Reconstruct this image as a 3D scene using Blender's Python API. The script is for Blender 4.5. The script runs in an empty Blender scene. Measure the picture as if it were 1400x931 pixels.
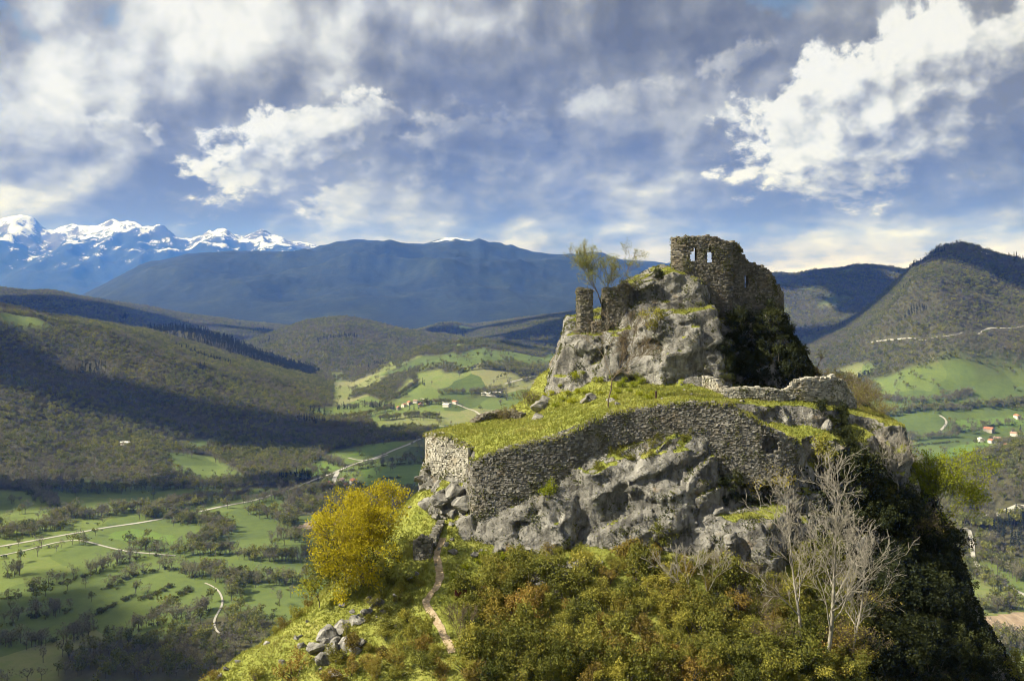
import bpy, bmesh, math, random
import numpy as np
from mathutils import Vector, Matrix, Euler, noise as mnoise
from mathutils.bvhtree import BVHTree

# ------------------------------------------------------------------ camera, sky, sun, exposure
R = math.radians
scene = bpy.context.scene
COL = scene.collection
rng = np.random.default_rng(7)
random.seed(7)

F, CX, HY = 1361.0, 700.0, 400.0            # focal length in photo pixels, centre column, horizon row
cam_d = bpy.data.cameras.new('camera')
cam = bpy.data.objects.new('camera', cam_d); COL.objects.link(cam)
cam.location = (0, 0, 0); cam.rotation_euler = (R(90), 0, 0)
cam_d.sensor_width = 36.0; cam_d.lens = 36.0 * F / 1400.0
cam_d.shift_y = -(465.5 - HY) / 1400.0      # perspective-control shift: horizon sits above the centre
cam_d.clip_start = 0.5; cam_d.clip_end = 120000.0
scene.camera = cam

SUN_EL, SUN_AZ = R(40), R(-102)             # azimuth measured from +Y (view direction) towards +X
to_sun = Vector((math.cos(SUN_EL) * math.sin(SUN_AZ), math.cos(SUN_EL) * math.cos(SUN_AZ), math.sin(SUN_EL)))
sun_d = bpy.data.lights.new('sun', 'SUN'); sun_d.energy = 4.9; sun_d.angle = R(0.53); sun_d.color = (1.0, 0.93, 0.80)
sun = bpy.data.objects.new('sun', sun_d); COL.objects.link(sun)
sun.rotation_euler = to_sun.to_track_quat('Z', 'Y').to_euler(); sun.location = (-200, 0, 300)

vs = scene.view_settings
vs.view_transform = 'Standard'; vs.look = 'None'; vs.gamma = 1.0; vs.use_curve_mapping = False
vs.exposure = 1.10
SKY = 0.50                                  # brightness of the cloudy sky
cy = scene.cycles
cy.use_denoising = True
try:
    cy.denoiser = 'OPENIMAGEDENOISE'; cy.denoising_input_passes = 'RGB_ALBEDO_NORMAL'
except Exception:
    pass
cy.max_bounces = 6; cy.diffuse_bounces = 3; cy.glossy_bounces = 2; cy.transmission_bounces = 4
cy.volume_bounces = 1; cy.transparent_max_bounces = 8
cy.use_adaptive_sampling = True; cy.adaptive_threshold = 0.02
cy.sample_clamp_indirect = 4.0
cy.pixel_filter_type = 'BLACKMAN_HARRIS'; cy.filter_width = 1.05


class N:
    """tiny wrapper so that shader maths reads as arithmetic"""
    def __init__(s, tree, sock): s.t, s.s = tree, sock
    def _m(s, op, *o, clamp=False):
        n = s.t.nodes.new('ShaderNodeMath'); n.operation = op; n.use_clamp = clamp
        for i, v in enumerate((s,) + o):
            if isinstance(v, N): s.t.links.new(v.s, n.inputs[i])
            else: n.inputs[i].default_value = float(v)
        return N(s.t, n.outputs[0])
    def __add__(s, o): return s._m('ADD', o)
    def __radd__(s, o): return s._m('ADD', o)
    def __sub__(s, o): return s._m('SUBTRACT', o)
    def __rsub__(s, o): return (s * -1.0) + o
    def __mul__(s, o): return s._m('MULTIPLY', o)
    def __rmul__(s, o): return s._m('MULTIPLY', o)
    def __truediv__(s, o): return s._m('DIVIDE', o)
    def max(s, o): return s._m('MAXIMUM', o)
    def min(s, o): return s._m('MINIMUM', o)
    def pow(s, o): return s._m('POWER', o)
    def sqrt(s): return s._m('SQRT')
    def clamp(s): return s._m('ADD', 0.0, clamp=True)
    def step(s, a, b):                      # smoothstep from a to b (a may exceed b)
        n = s.t.nodes.new('ShaderNodeMapRange'); n.interpolation_type = 'SMOOTHSTEP'
        s.t.links.new(s.s, n.inputs[0])
        if a < b:
            n.inputs[1].default_value = a; n.inputs[2].default_value = b; n.inputs[3].default_value = 0; n.inputs[4].default_value = 1
        else:
            n.inputs[1].default_value = b; n.inputs[2].default_value = a; n.inputs[3].default_value = 1; n.inputs[4].default_value = 0
        return N(s.t, n.outputs[0])


def nd(t, kind, **kw):
    n = t.nodes.new(kind)
    for k, v in kw.items(): setattr(n, k, v)
    return n


def tex_noise(t, vec, scale, detail=4, rough=0.5, dist=0.0, out=0, lac=2.0):
    n = nd(t, 'ShaderNodeTexNoise'); n.noise_dimensions = '3D'
    n.inputs['Scale'].default_value = scale; n.inputs['Detail'].default_value = detail
    n.inputs['Roughness'].default_value = rough; n.inputs['Distortion'].default_value = dist
    n.inputs['Lacunarity'].default_value = lac
    if vec is not None: t.links.new(vec, n.inputs['Vector'])
    return N(t, n.outputs[out])


def mixc(t, fac, a, b, mode='MIX'):
    n = nd(t, 'ShaderNodeMix', data_type='RGBA', blend_type=mode)
    for sock, v in ((n.inputs[0], fac), (n.inputs[6], a), (n.inputs[7], b)):
        if isinstance(v, N): t.links.new(v.s, sock)
        elif hasattr(v, 'is_output'): t.links.new(v, sock)
        elif isinstance(v, (int, float)): sock.default_value = v
        else: sock.default_value = (*v, 1.0)
    return n.outputs[2]


def ramp(t, fac, stops):
    n = nd(t, 'ShaderNodeValToRGB')
    e = n.color_ramp.elements
    while len(e) < len(stops): e.new(0.5)
    for el, (p, c) in zip(e, stops): el.position = p; el.color = (*c, 1.0)
    t.links.new(fac.s if isinstance(fac, N) else fac, n.inputs[0])
    return n.outputs[0]


def vmath(t, op, a, b=None, scale=None):
    n = nd(t, 'ShaderNodeVectorMath', operation=op)
    for i, v in enumerate((a, b)):
        if v is None: continue
        if hasattr(v, 'is_output'): t.links.new(v, n.inputs[i])
        else: n.inputs[i].default_value = v
    if scale is not None:
        if isinstance(scale, N): t.links.new(scale.s, n.inputs['Scale'])
        else: n.inputs['Scale'].default_value = scale
    return n.outputs[0]


def build_world():
    w = bpy.data.worlds.new('World'); scene.world = w; w.use_nodes = True
    t = w.node_tree; t.nodes.clear()
    out = nd(t, 'ShaderNodeOutputWorld'); bg = nd(t, 'ShaderNodeBackground')
    sky = nd(t, 'ShaderNodeTexSky', sky_type='NISHITA', sun_disc=False)
    sky.sun_elevation = SUN_EL; sky.sun_rotation = SUN_AZ; sky.altitude = 900; sky.air_density = 1.0; sky.dust_density = 1.0
    blue = vmath(t, 'SCALE', sky.outputs[0], scale=0.10)
    geo = nd(t, 'ShaderNodeTexCoord')
    sep = nd(t, 'ShaderNodeSeparateXYZ'); t.links.new(geo.outputs['Generated'], sep.inputs[0])
    x, y, z = (N(t, o) for o in sep.outputs)
    az = x._m('ARCTAN2', y)                                   # radians, 0 = view direction
    el = z._m('ARCSINE').max(0.0)
    v = (el + 0.07)._m('LOGARITHM', math.e) * 0.30            # clouds flatten towards the horizon
    cmb = nd(t, 'ShaderNodeCombineXYZ'); t.links.new(az.s, cmb.inputs[0]); t.links.new(v.s, cmb.inputs[1])
    p = cmb.outputs[0]

    def n2(vec, scale, detail, rough, col=False):
        n = nd(t, 'ShaderNodeTexNoise'); n.noise_dimensions = '2D'
        n.inputs['Scale'].default_value = scale; n.inputs['Detail'].default_value = detail; n.inputs['Roughness'].default_value = rough
        t.links.new(vec, n.inputs['Vector'])
        return n.outputs['Color'] if col else N(t, n.outputs[0])

    def puff(vec, scale, detail=3.0):                          # cauliflower billows
        n = nd(t, 'ShaderNodeTexVoronoi', voronoi_dimensions='2D', feature='F1'); n.normalize = True
        n.inputs['Scale'].default_value = scale; n.inputs['Detail'].default_value = detail; n.inputs['Roughness'].default_value = 0.55
        t.links.new(vec, n.inputs['Vector'])
        return 1.0 - N(t, n.outputs['Distance']) * 1.25
    warp = vmath(t, 'SUBTRACT', n2(p, 8, 5, 0.6, True), (0.5, 0.5, 0.5))
    pw = vmath(t, 'ADD', p, vmath(t, 'SCALE', warp, scale=0.030))
    ws = nd(t, 'ShaderNodeSeparateXYZ'); t.links.new(warp, ws.inputs[0])
    wx, wy = N(t, ws.outputs[0]), N(t, ws.outputs[1])
    LX, LY = -0.011, 0.012                                     # towards the sun
    big = n2(pw, 5.0, 4, 0.50)
    bigs = n2(vmath(t, 'ADD', pw, (LX * 1.6, LY * 1.6, 0)), 5.0, 4, 0.50)
    fine = n2(pw, 22, 5, 0.62)
    pf = puff(pw, 24); pfs = puff(vmath(t, 'ADD', pw, (LX, LY, 0)), 24, 2.0)
    relief = big - bigs; prel = pf - pfs
    band = n2(vmath(t, 'MULTIPLY', pw, (1.0, 1.7, 1.0)), 6.5, 5, 0.58)

    def blob(px, py, rx, ry, rot=0.0, wob=0.0):
        """elliptical field around a sky direction; rx, ry in degrees"""
        a0 = math.atan2(px - CX, F); e0 = math.atan2(HY - py, math.hypot(F, px - CX))
        k = min(1.0, ry / 2.0) * wob
        dx = az + wx * (0.10 * k) - a0; dy = el + wy * (0.09 * k) - e0
        c, s_ = math.cos(R(rot)), math.sin(R(rot))
        u = (dx * c + dy * s_) * (1.0 / R(rx)); vv = (dy * c - dx * s_) * (1.0 / R(ry))
        d = (u * u + vv * vv).sqrt()
        if wob: d = d - (pf - 0.5) * (0.55 * wob) - (fine - 0.5) * (1.1 * wob)
        return d, u, vv

    b = 0.38 + (big - 0.5) * 1.30 + (fine - 0.5) * 0.52 + relief * 2.0 + prel * 0.26
    # banks of brighter and darker cloud in the directions in which they hang
    for (px, py, rx, ry, rot, amt) in (
            (110, 50, 15, 5.0, -4, 0.36), (430, 15, 14, 3.2, -4, 0.40), (60, 150, 6, 4, 0, 0.16), (250, 90, 7, 3.0, 0, 0.10),
            (520, 75, 8, 2.6, -4, -0.30), (250, 165, 7.5, 2.8, 8, -0.30), (640, 160, 8, 2.4, 0, -0.14), (130, 240, 8, 2.0, 0, -0.12),
            (720, 60, 8, 5.0, 0, -0.16), (840, 140, 6, 2.2, 0, 0.10), (960, 215, 8, 2.0, -6, -0.32), (900, 60, 7, 4, 0, -0.12),
            (600, 265, 9, 1.8, 0, -0.16), (1270, 215, 9, 2.0, 6, -0.30), (300, 290, 10, 1.0, 0, -0.14), (1000, 285, 14, 1.2, 0, -0.20), (400, 160, 5, 2.2, 14, 0.10), (560, 190, 6, 2.4, 10, 0.10)):
        d, _, _ = blob(px, py, rx, ry, rot)
        b = b + d.step(1.5, 0.0) * amt
    # cumulus heads lit from the left: crisp billowing edge, grey flank and base
    for (px, py, rx, ry, rot, top, lo, op) in (
            (1262, 126, 11.6, 4.5, 17, 1.10, 0.20, 1.0), (415, 205, 6.8, 2.6, 14, 1.0, 0.30, 1.0), (640, 200, 6.0, 2.2, 12, 0.80, 0.28, 0.55),
            (170, 180, 2.0, 0.9, 8, 0.92, 0.5, 0.85), (228, 182, 0.7, 1.0, 40, 0.9, 0.6, 0.8),
            (1005, 76, 2.6, 0.8, 20, 0.84, 0.45, 0.7), (445, 278, 1.9, 0.7, 18, 0.88, 0.5, 0.85), (28, 175, 1.8, 1.0, 0, 0.8, 0.45, 0.8),
            (860, 138, 4.2, 1.3, 6, 0.80, 0.34, 0.6)):
        d, u, vv = blob(px, py, rx, ry, rot, wob=1.0 if op > 0.9 else 1.7)
        m = d.step(1.0, 0.70 if op > 0.9 else 0.35) * op
        sh = (0.52 - u * 0.50 + vv * 0.62 + (fine - 0.5) * 0.9 + prel * 0.85 + relief * 2.0 + (pf - 0.5) * 0.3).clamp()
        val = sh * (top - lo) + lo
        b = b + (val - b) * m
    hz = el.step(R(3.4), R(0.6))                               # stratified band low over the ridges
    bandv = 0.42 + (band - 0.5) * 1.7 + el.step(R(1.9), R(0.2)) * 0.20
    b = b + (bandv - b) * hz * 0.85
    b = b.clamp()
    col = ramp(t, b, [(0.0, (0.135, 0.142, 0.160)), (0.20, (0.185, 0.194, 0.214)), (0.40, (0.282, 0.293, 0.315)), (0.60, (0.44, 0.455, 0.48)),
                      (0.80, (0.67, 0.69, 0.715)), (1.0, (0.86, 0.87, 0.885))])
    warm = el.step(R(3.6), R(0.2)) * (b.step(0.10, 0.55) * 0.8 + 0.2)
    col = mixc(t, warm * 0.8, col, (1.20, 1.12, 0.95))
    low = el.step(R(8.5), R(1.0))                              # whiter, brighter sky towards the horizon
    col = mixc(t, low * 0.9, col, mixc(t, 1.0, col, (1.55, 1.42, 0.92), 'MULTIPLY'))
    gap = (big - fine * 0.25).step(0.22, 0.14) * el.step(R(9), R(13)) * 0.7  # small gaps of clear sky
    col = mixc(t, gap, col, blue)
    t.links.new(col, bg.inputs[0]); bg.inputs[1].default_value = SKY
    t.links.new(bg.outputs[0], out.inputs[0])
    w.cycles.sampling_method = 'MANUAL'; w.cycles.sample_map_resolution = 512


build_world()

# ------------------------------------------------------------------ small helpers
def tag(o, label=None, cat=None, group=None, kind=None):
    if label: o['label'] = label
    if cat: o['category'] = cat
    if group: o['group'] = group
    if kind: o['kind'] = kind
    return o


def mesh_from(name, V, Fc, mat=None, smooth=False):
    """V (n,3), Fc (m,k) arrays, or list of such arrays of different k"""
    me = bpy.data.meshes.new(name)
    V = np.asarray(V, dtype=np.float32)
    Fs = Fc if isinstance(Fc, list) else [Fc]
    Fs = [np.asarray(f, dtype=np.int32) for f in Fs if len(f)]
    me.vertices.add(len(V)); me.vertices.foreach_set('co', V.ravel())
    nl = sum(f.size for f in Fs); npoly = sum(len(f) for f in Fs)
    me.loops.add(nl); me.polygons.add(npoly)
    me.loops.foreach_set('vertex_index', np.concatenate([f.ravel() for f in Fs]))
    tot = np.concatenate([np.full(len(f), f.shape[1], np.int32) for f in Fs])
    st = np.concatenate(([0], np.cumsum(tot)[:-1])).astype(np.int32)
    me.polygons.foreach_set('loop_start', st); me.polygons.foreach_set('loop_total', tot)
    me.polygons.foreach_set('use_smooth', np.full(npoly, smooth, bool))
    me.update(calc_edges=True)
    if mat: me.materials.append(mat)
    return me


def attr(me, name, vals, kind='FLOAT', domain='POINT'):
    a = me.attributes.new(name, kind, domain)
    if kind == 'FLOAT_COLOR':
        a.data.foreach_set('color', np.asarray(vals, np.float32).ravel())
    elif kind == 'FLOAT_VECTOR':
        a.data.foreach_set('vector', np.asarray(vals, np.float32).ravel())
    else:
        a.data.foreach_set('value', np.asarray(vals, np.float32).ravel())


def link(name, me, parent=None, loc=None, kind=None):
    o = bpy.data.objects.new(name, me); COL.objects.link(o)
    if parent is not None: o.parent = parent
    if loc is not None: o.location = loc
    if kind: o['kind'] = kind
    return o


def empty(name, loc=(0, 0, 0), rz=0.0, s=1.0):
    o = bpy.data.objects.new(name, None); COL.objects.link(o)
    o.location = loc; o.rotation_euler = (0, 0, rz); o.scale = (s, s, s); o.empty_display_size = 0.3
    return o


def copy_tree(o, parent=None):
    c = o.copy(); COL.objects.link(c)
    if parent is not None: c.parent = parent
    for ch in o.children: copy_tree(ch, c)
    return c


def P(px, py, Y):
    return np.array(((px - CX) * Y / F, Y, (HY - py) * Y / F))


# numpy gradient noise -------------------------------------------------------
_perm = np.random.default_rng(3).permutation(256).astype(np.int32); _perm = np.concatenate([_perm, _perm, _perm])
_gr = np.random.default_rng(4).normal(size=(256, 3)).astype(np.float32); _gr /= np.linalg.norm(_gr, axis=1)[:, None]


def perlin(p):
    p = np.asarray(p, np.float32)
    i = np.floor(p).astype(np.int32); f = p - i; i &= 255
    u = f * f * f * (f * (f * 6 - 15) + 10)
    res = np.zeros(len(p), np.float32)
    for dx in (0, 1):
        wx = u[:, 0] if dx else 1 - u[:, 0]
        for dy in (0, 1):
            wy = u[:, 1] if dy else 1 - u[:, 1]
            for dz in (0, 1):
                wz = u[:, 2] if dz else 1 - u[:, 2]
                h = _perm[_perm[_perm[(i[:, 0] + dx) & 255] + ((i[:, 1] + dy) & 255)] + ((i[:, 2] + dz) & 255)]
                g = _gr[h]
                res += wx * wy * wz * (g[:, 0] * (f[:, 0] - dx) + g[:, 1] * (f[:, 1] - dy) + g[:, 2] * (f[:, 2] - dz))
    return res * 1.5


def fbm(p, octv=4, rough=0.5, ridged=False):
    p = np.asarray(p, np.float32)
    a, s, tot = 1.0, np.zeros(len(p), np.float32), 0.0
    for k in range(octv):
        n = perlin(p + 17.3 * k)
        s += a * ((1 - 2 * np.abs(n)) if ridged else n); tot += a
        a *= rough; p = p * 2.03
    return s / tot


def fbm2(x, y, scale, octv=4, rough=0.5, ridged=False, seed=0.0):
    sh = np.shape(x)
    p = np.stack([np.ravel(x) / scale, np.ravel(y) / scale, np.full(np.size(x), seed)], 1)
    return fbm(p, octv, rough, ridged).reshape(sh)


def smooth(a, b, x):
    t = np.clip((x - a) / (b - a), 0, 1); return t * t * (3 - 2 * t)


def poly_sd(x, y, poly):
    """signed distance to polygon (negative inside)"""
    d = np.full(x.shape, 1e9); ins = np.zeros(x.shape, bool)
    n = len(poly)
    for i in range(n):
        ax, ay = poly[i]; bx, by = poly[(i + 1) % n]
        ex, ey = bx - ax, by - ay
        t = np.clip(((x - ax) * ex + (y - ay) * ey) / (ex * ex + ey * ey + 1e-12), 0, 1)
        d = np.minimum(d, np.hypot(x - ax - t * ex, y - ay - t * ey))
        c = ((ay > y) != (by > y)) & (x < (bx - ax) * (y - ay) / (by - ay + 1e-12) + ax)
        ins ^= c
    return np.where(ins, -d, d)


def line_dist(x, y, pts):
    d = np.full(np.shape(x), 1e9)
    for (ax, ay), (bx, by) in zip(pts[:-1], pts[1:]):
        ex, ey = bx - ax, by - ay
        t = np.clip(((x - ax) * ex + (y - ay) * ey) / (ex * ex + ey * ey + 1e-12), 0, 1)
        d = np.minimum(d, np.hypot(x - ax - t * ex, y - ay - t * ey))
    return d


def rbf_fit(pts, vals, smoothing=0.0):
    pts = np.asarray(pts, float); n = len(pts)
    K = np.hypot(pts[:, None, 0] - pts[None, :, 0], pts[:, None, 1] - pts[None, :, 1])
    A = np.zeros((n + 3, n + 3)); A[:n, :n] = K - smoothing * np.eye(n)
    A[:n, n] = 1; A[:n, n + 1:] = pts; A[n, :n] = 1; A[n + 1:, :n] = pts.T
    w = np.linalg.solve(A, np.concatenate([vals, np.zeros(3)]))

    def ev(x, y):
        r = np.full(np.shape(x), w[n]) + w[n + 1] * x + w[n + 2] * y
        for (ax, ay), c in zip(pts, w[:n]): r = r + c * np.hypot(x - ax, y - ay)
        return r
    return ev

# ------------------------------------------------------------------ materials
def new_mat(name):
    m = bpy.data.materials.new(name); m.use_nodes = True
    t = m.node_tree; t.nodes.clear()
    out = nd(t, 'ShaderNodeOutputMaterial'); b = nd(t, 'ShaderNodeBsdfPrincipled')
    b.inputs['Roughness'].default_value = 0.9; b.inputs['Specular IOR Level'].default_value = 0.15
    t.links.new(b.outputs[0], out.inputs[0])
    return m, t, b, out


def setc(t, b, sock):
    t.links.new(sock, b.inputs['Base Color'])


def bump(t, b, h, strength=0.5, dist=0.1):
    n = nd(t, 'ShaderNodeBump'); n.inputs['Strength'].default_value = strength; n.inputs['Distance'].default_value = dist
    t.links.new(h.s, n.inputs['Height']); t.links.new(n.outputs[0], b.inputs['Normal'])


def coords(t, kind='Object'):
    return nd(t, 'ShaderNodeTexCoord').outputs[kind]


def attr_in(t, name):
    a = nd(t, 'ShaderNodeAttribute'); a.attribute_name = name
    return N(t, a.outputs['Fac'])


def leaf_mat(name, c1, c2, c3=None, trans=0.35, rough=0.75, rnd='obj', noise_scale=0.5):
    """foliage: colour varies between leaves, clumps and plants; leaves pass some light"""
    m = bpy.data.materials.new(name); m.use_nodes = True
    t = m.node_tree; t.nodes.clear()
    out = nd(t, 'ShaderNodeOutputMaterial')
    g = nd(t, 'ShaderNodeNewGeometry'); oi = nd(t, 'ShaderNodeObjectInfo')
    isl = N(t, g.outputs['Random Per Island']); ob = N(t, oi.outputs['Random'])
    n = tex_noise(t, g.outputs['Position'], noise_scale, 2, 0.5)
    f = (isl * 0.36 + ob * 0.62 + (n - 0.5) * 1.0).clamp()
    stops = [(0.0, c1), (1.0, c2)] if c3 is None else [(0.0, c1), (0.55, c2), (1.0, c3)]
    col = ramp(t, f, stops)
    b = nd(t, 'ShaderNodeBsdfPrincipled'); b.inputs['Roughness'].default_value = rough; b.inputs['Specular IOR Level'].default_value = 0.2
    t.links.new(col, b.inputs['Base Color'])
    tr = nd(t, 'ShaderNodeBsdfTranslucent'); t.links.new(col, tr.inputs[0])
    mx = nd(t, 'ShaderNodeMixShader'); mx.inputs[0].default_value = trans
    t.links.new(b.outputs[0], mx.inputs[1]); t.links.new(tr.outputs[0], mx.inputs[2]); t.links.new(mx.outputs[0], out.inputs[0])
    return m


def bark_mat(name, c1, c2, scale=3.0):
    m, t, b, _ = new_mat(name)
    g = nd(t, 'ShaderNodeNewGeometry')
    n = tex_noise(t, g.outputs['Position'], scale, 4, 0.6)
    setc(t, b, ramp(t, n, [(0.3, c1), (0.7, c2)]))
    return m


# ------------------------------------------------------------------ far and middle terrain
FLOOR = -260.0


def ridge(pts, wf, wb, D=None):
    a = np.array([(p[0], p[1], (p[2] if len(p) > 2 else D)) for p in pts], float)
    t = (a[:, 0] - CX) / F
    th = np.arctan(t); r = a[:, 2] / np.cos(th); z = (HY - a[:, 1]) / F * a[:, 2]
    return dict(th=th, r=r, z=z, wf=wf, wb=wb)


RIDGES = {
    'snow': ridge([(-400, 345), (-200, 330), (-60, 324), (0, 318), (15, 314), (30, 313), (45, 317), (60, 325), (72, 328), (88, 323), (105, 321), (118, 323), (132, 324), (150, 321),
                   (168, 320), (180, 319), (196, 322), (214, 322), (230, 327), (246, 334), (258, 338), (272, 333), (287, 330), (305, 328), (320, 333), (336, 337),
                   (348, 334), (358, 331), (368, 334), (380, 335), (392, 340), (408, 345), (440, 350), (520, 356), (700, 380)], 7500, 5000, 24000),
    'blue': ridge([(-500, 470), (-100, 452), (20, 435), (80, 420), (120, 400), (165, 378), (200, 363), (255, 351), (330, 346), (400, 345), (430, 342), (455, 338), (480, 334), (500, 334),
                   (520, 336), (545, 338), (580, 338), (600, 333), (612, 330), (622, 328.5), (632, 331), (645, 334), (655, 333), (668, 338), (690, 342), (720, 346),
                   (760, 350), (790, 351), (805, 350), (825, 353), (850, 357), (900, 361), (960, 368), (1030, 374), (1060, 375), (1100, 379), (1300, 384), (1700, 390)], 5200, 6000, 12000),
    'dusk': ridge([(-500, 380), (-200, 388), (0, 397), (35, 399), (70, 400), (110, 408), (150, 414), (200, 423), (250, 433), (330, 444), (420, 454), (520, 458), (600, 470)], 1700, 2500, 5600),
    'mid': ridge([(250, 500), (310, 480), (340, 471), (380, 456), (410, 445), (440, 438), (470, 436), (500, 441), (540, 451), (580, 459), (630, 466), (700, 478), (800, 490)], 1150, 900, 4200),
    'knob': ridge([(500, 470), (560, 458), (600, 446), (620, 444), (650, 449), (680, 462), (710, 452), (735, 453), (770, 463), (830, 470), (900, 470), (1000, 470)], 700, 900, 5400),
    'roll': ridge([(380, 560), (440, 535), (500, 510), (540, 494), (580, 480), (620, 472), (660, 470), (700, 476), (740, 484), (790, 486), (840, 490), (900, 495), (1000, 520)], 950, 700, 3000),
    'left': ridge([(-700, 380, 2300), (-300, 408, 2250), (-60, 420, 2200), (0, 424, 2200), (40, 432, 2220), (75, 441, 2250), (110, 444, 2300), (150, 449, 2330), (200, 459, 2380), (250, 474, 2430),
                   (300, 489, 2480), (350, 504, 2530), (400, 518, 2580), (450, 533, 2620), (500, 548, 2650), (560, 556, 2700)], 980, 900),
    'spur': ridge([(-500, 560, 1650), (-200, 568, 1650), (0, 572, 1650), (60, 580, 1640), (130, 592, 1620), (200, 602, 1600), (280, 618, 1600), (400, 640, 1600)], 240, 330),
    'fir': ridge([(120, 485), (170, 466), (205, 456), (240, 453), (270, 456), (310, 467), (350, 484), (400, 503), (450, 520)], 500, 500, 2950),
    'peak': ridge([(1000, 520), (1060, 500), (1100, 474), (1150, 450), (1180, 432), (1205, 411), (1225, 394), (1238, 381), (1248, 371), (1256, 366), (1266, 361), (1274, 354), (1285, 348), (1300, 343),
                   (1315, 341), (1330, 343.5), (1350, 349), (1375, 356), (1400, 362), (1500, 372), (1900, 400)], 1250, 1600, 2900),
    'back': ridge([(900, 420), (1000, 388), (1060, 377), (1090, 378), (1110, 374), (1150, 371), (1170, 368), (1190, 367), (1215, 369), (1245, 374), (1300, 380), (1500, 390)], 2300, 2500, 5200),
    'copse': ridge([(1180, 730), (1230, 700), (1270, 678), (1300, 658), (1340, 640), (1380, 626), (1450, 606), (1600, 596), (1900, 590)], 260, 330, 1170),
}
SPINE = np.array([(-20, -260, -30), (0, -60, -6), (0, 0, -2.2), (1, 4, -2.6), (2, 30, -22), (3, 60, -32), (5, 85, -25), (16, 108, -9), (26, 140, -32), (45, 230, -120), (60, 300, -200)], float)


def spine_h(x, y):
    best = np.full(np.shape(x), -1e9)
    for a, b in zip(SPINE[:-1], SPINE[1:]):
        ex, ey = b[0] - a[0], b[1] - a[1]
        t = np.clip(((x - a[0]) * ex + (y - a[1]) * ey) / (ex * ex + ey * ey), 0, 1)
        d = np.hypot(x - a[0] - t * ex, y - a[1] - t * ey)
        best = np.maximum(best, a[2] + t * (b[2] - a[2]) - np.where(d < 3, 0.15 * d, 0.45 + 0.92 * (d - 3)))
    return best


def terrain(x, y, want=False):
    x = np.asarray(x, float); y = np.asarray(y, float)
    r = np.hypot(x, y); th = np.arctan2(x, y)
    base = FLOOR + 7 * fbm2(x, y, 420, 3, seed=2.0) + 2.0 * fbm2(x, y, 90, 2, seed=5.0)
    base = base + smooth(0.9, 1.6, np.abs(th)) * 90                       # ground rises behind the camera hill
    H = base.copy(); masks = {}
    for name, g in RIDGES.items():
        r0 = np.interp(th, g['th'], g['r']); z0 = np.interp(th, g['th'], g['z'])
        side = smooth(g['th'][0] - 0.30, g['th'][0], th) * (1 - smooth(g['th'][-1], g['th'][-1] + 0.30, th))
        d = r - r0
        s = np.where(d < 0, 1 + d / g['wf'], 1 - d / g['wb'])
        s = np.clip(s, 0, 1); s = 0.45 * s + 0.55 * s * s * (3 - 2 * s)
        hgt = np.maximum(z0 - FLOOR, 0)
        sc = g['wf'] * (0.30 if name not in ('left', 'peak') else 0.42)
        oc = 5 if name in ('snow', 'blue') else 4
        n = fbm2(x, y, sc, oc, 0.52, ridged=True, seed=len(name) + 3.0)
        amp = {'snow': 0.50, 'blue': 0.34, 'left': 0.34, 'peak': 0.30, 'back': 0.25}.get(name, 0.22)
        body = s * (1 - s * s * 0.94) * 2.2
        h = base + (hgt * s + hgt * amp * n * body) * side
        if name == 'snow': h = h + (150 * fbm2(x, y, 1300, 5, 0.58, True, 9.0) - 45) * smooth(0.3, 0.9, s) * side
        if name in ('blue', 'dusk', 'back'): h = h + 10 * fbm2(x, y, 350, 3, 0.6, False, 9.0) * s * side
        masks[name] = np.where(h > H + 0.5, s * side, 0)
        H = np.maximum(H, h)
    hill = spine_h(x, y) + 5 * fbm2(x, y, 60, 3, seed=8.0) * smooth(40, 120, np.hypot(x - 10, y - 60))
    masks['hill'] = np.clip((hill - H) / 40, 0, 1)
    H = np.maximum(H, hill)
    return (H, masks) if want else H


_az = np.concatenate([np.linspace(-math.pi, -0.60, 46)[:-1], np.linspace(-0.60, 0.60, 520), np.linspace(0.60, math.pi, 46)[1:]])
_rad = np.concatenate([np.geomspace(2, 300, 60)[:-1], np.geomspace(300, 8000, 320)[:-1], np.geomspace(8000, 16000, 90)[:-1], np.geomspace(16000, 25500, 90)[:-1], np.geomspace(25500, 28000, 5)])
_A, _RR = np.meshgrid(_az, _rad)
TX, TY = np.sin(_A) * _RR, np.cos(_A) * _RR
TH, TMASK = terrain(TX, TY, True)
HX0, HX1, HY0, HY1 = -52.0, 62.0, 58.0, 140.0        # plan of the detailed castle hill
TZ = TH - smooth(0, 9, -np.maximum.reduce([HX0 - TX, TX - HX1, HY0 - TY, TY - HY1])) * 4.0    # the sheet dips under it
TV = np.stack([TX, TY, TZ], -1).reshape(-1, 3)
_nr, _na = TX.shape
_i, _j = np.meshgrid(np.arange(_nr - 1), np.arange(_na - 1), indexing='ij')
_a = (_i * _na + _j).ravel()
TF = np.stack([_a, _a + 1, _a + _na + 1, _a + _na], 1)[:, ::-1]
_cen = TV[TF].mean(1); _rr = np.hypot(_cen[:, 0], _cen[:, 1])
_keep = (np.abs(np.arctan2(_cen[:, 0], _cen[:, 1])) < 0.62) & (_rr > 150) & (_rr < 8500)
TBVH = BVHTree.FromPolygons(TV.tolist(), TF[_keep].tolist(), all_triangles=False)


def vz(x, y):
    hit = TBVH.ray_cast(Vector((x, y, 2500)), Vector((0, 0, -1)))
    return hit[0].z if hit[0] is not None else None


def ground(px, py):
    """first valley point met by the ray through a photo pixel"""
    d = Vector(((px - CX) / F, 1.0, (HY - py) / F)).normalized()
    hit = TBVH.ray_cast(Vector((0, 0, 0)) + d * 240, d)
    return np.array(hit[0]) if hit[0] is not None else None


def gline(pts):
    return [g for g in (ground(*p) for p in pts) if g is not None]


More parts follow.
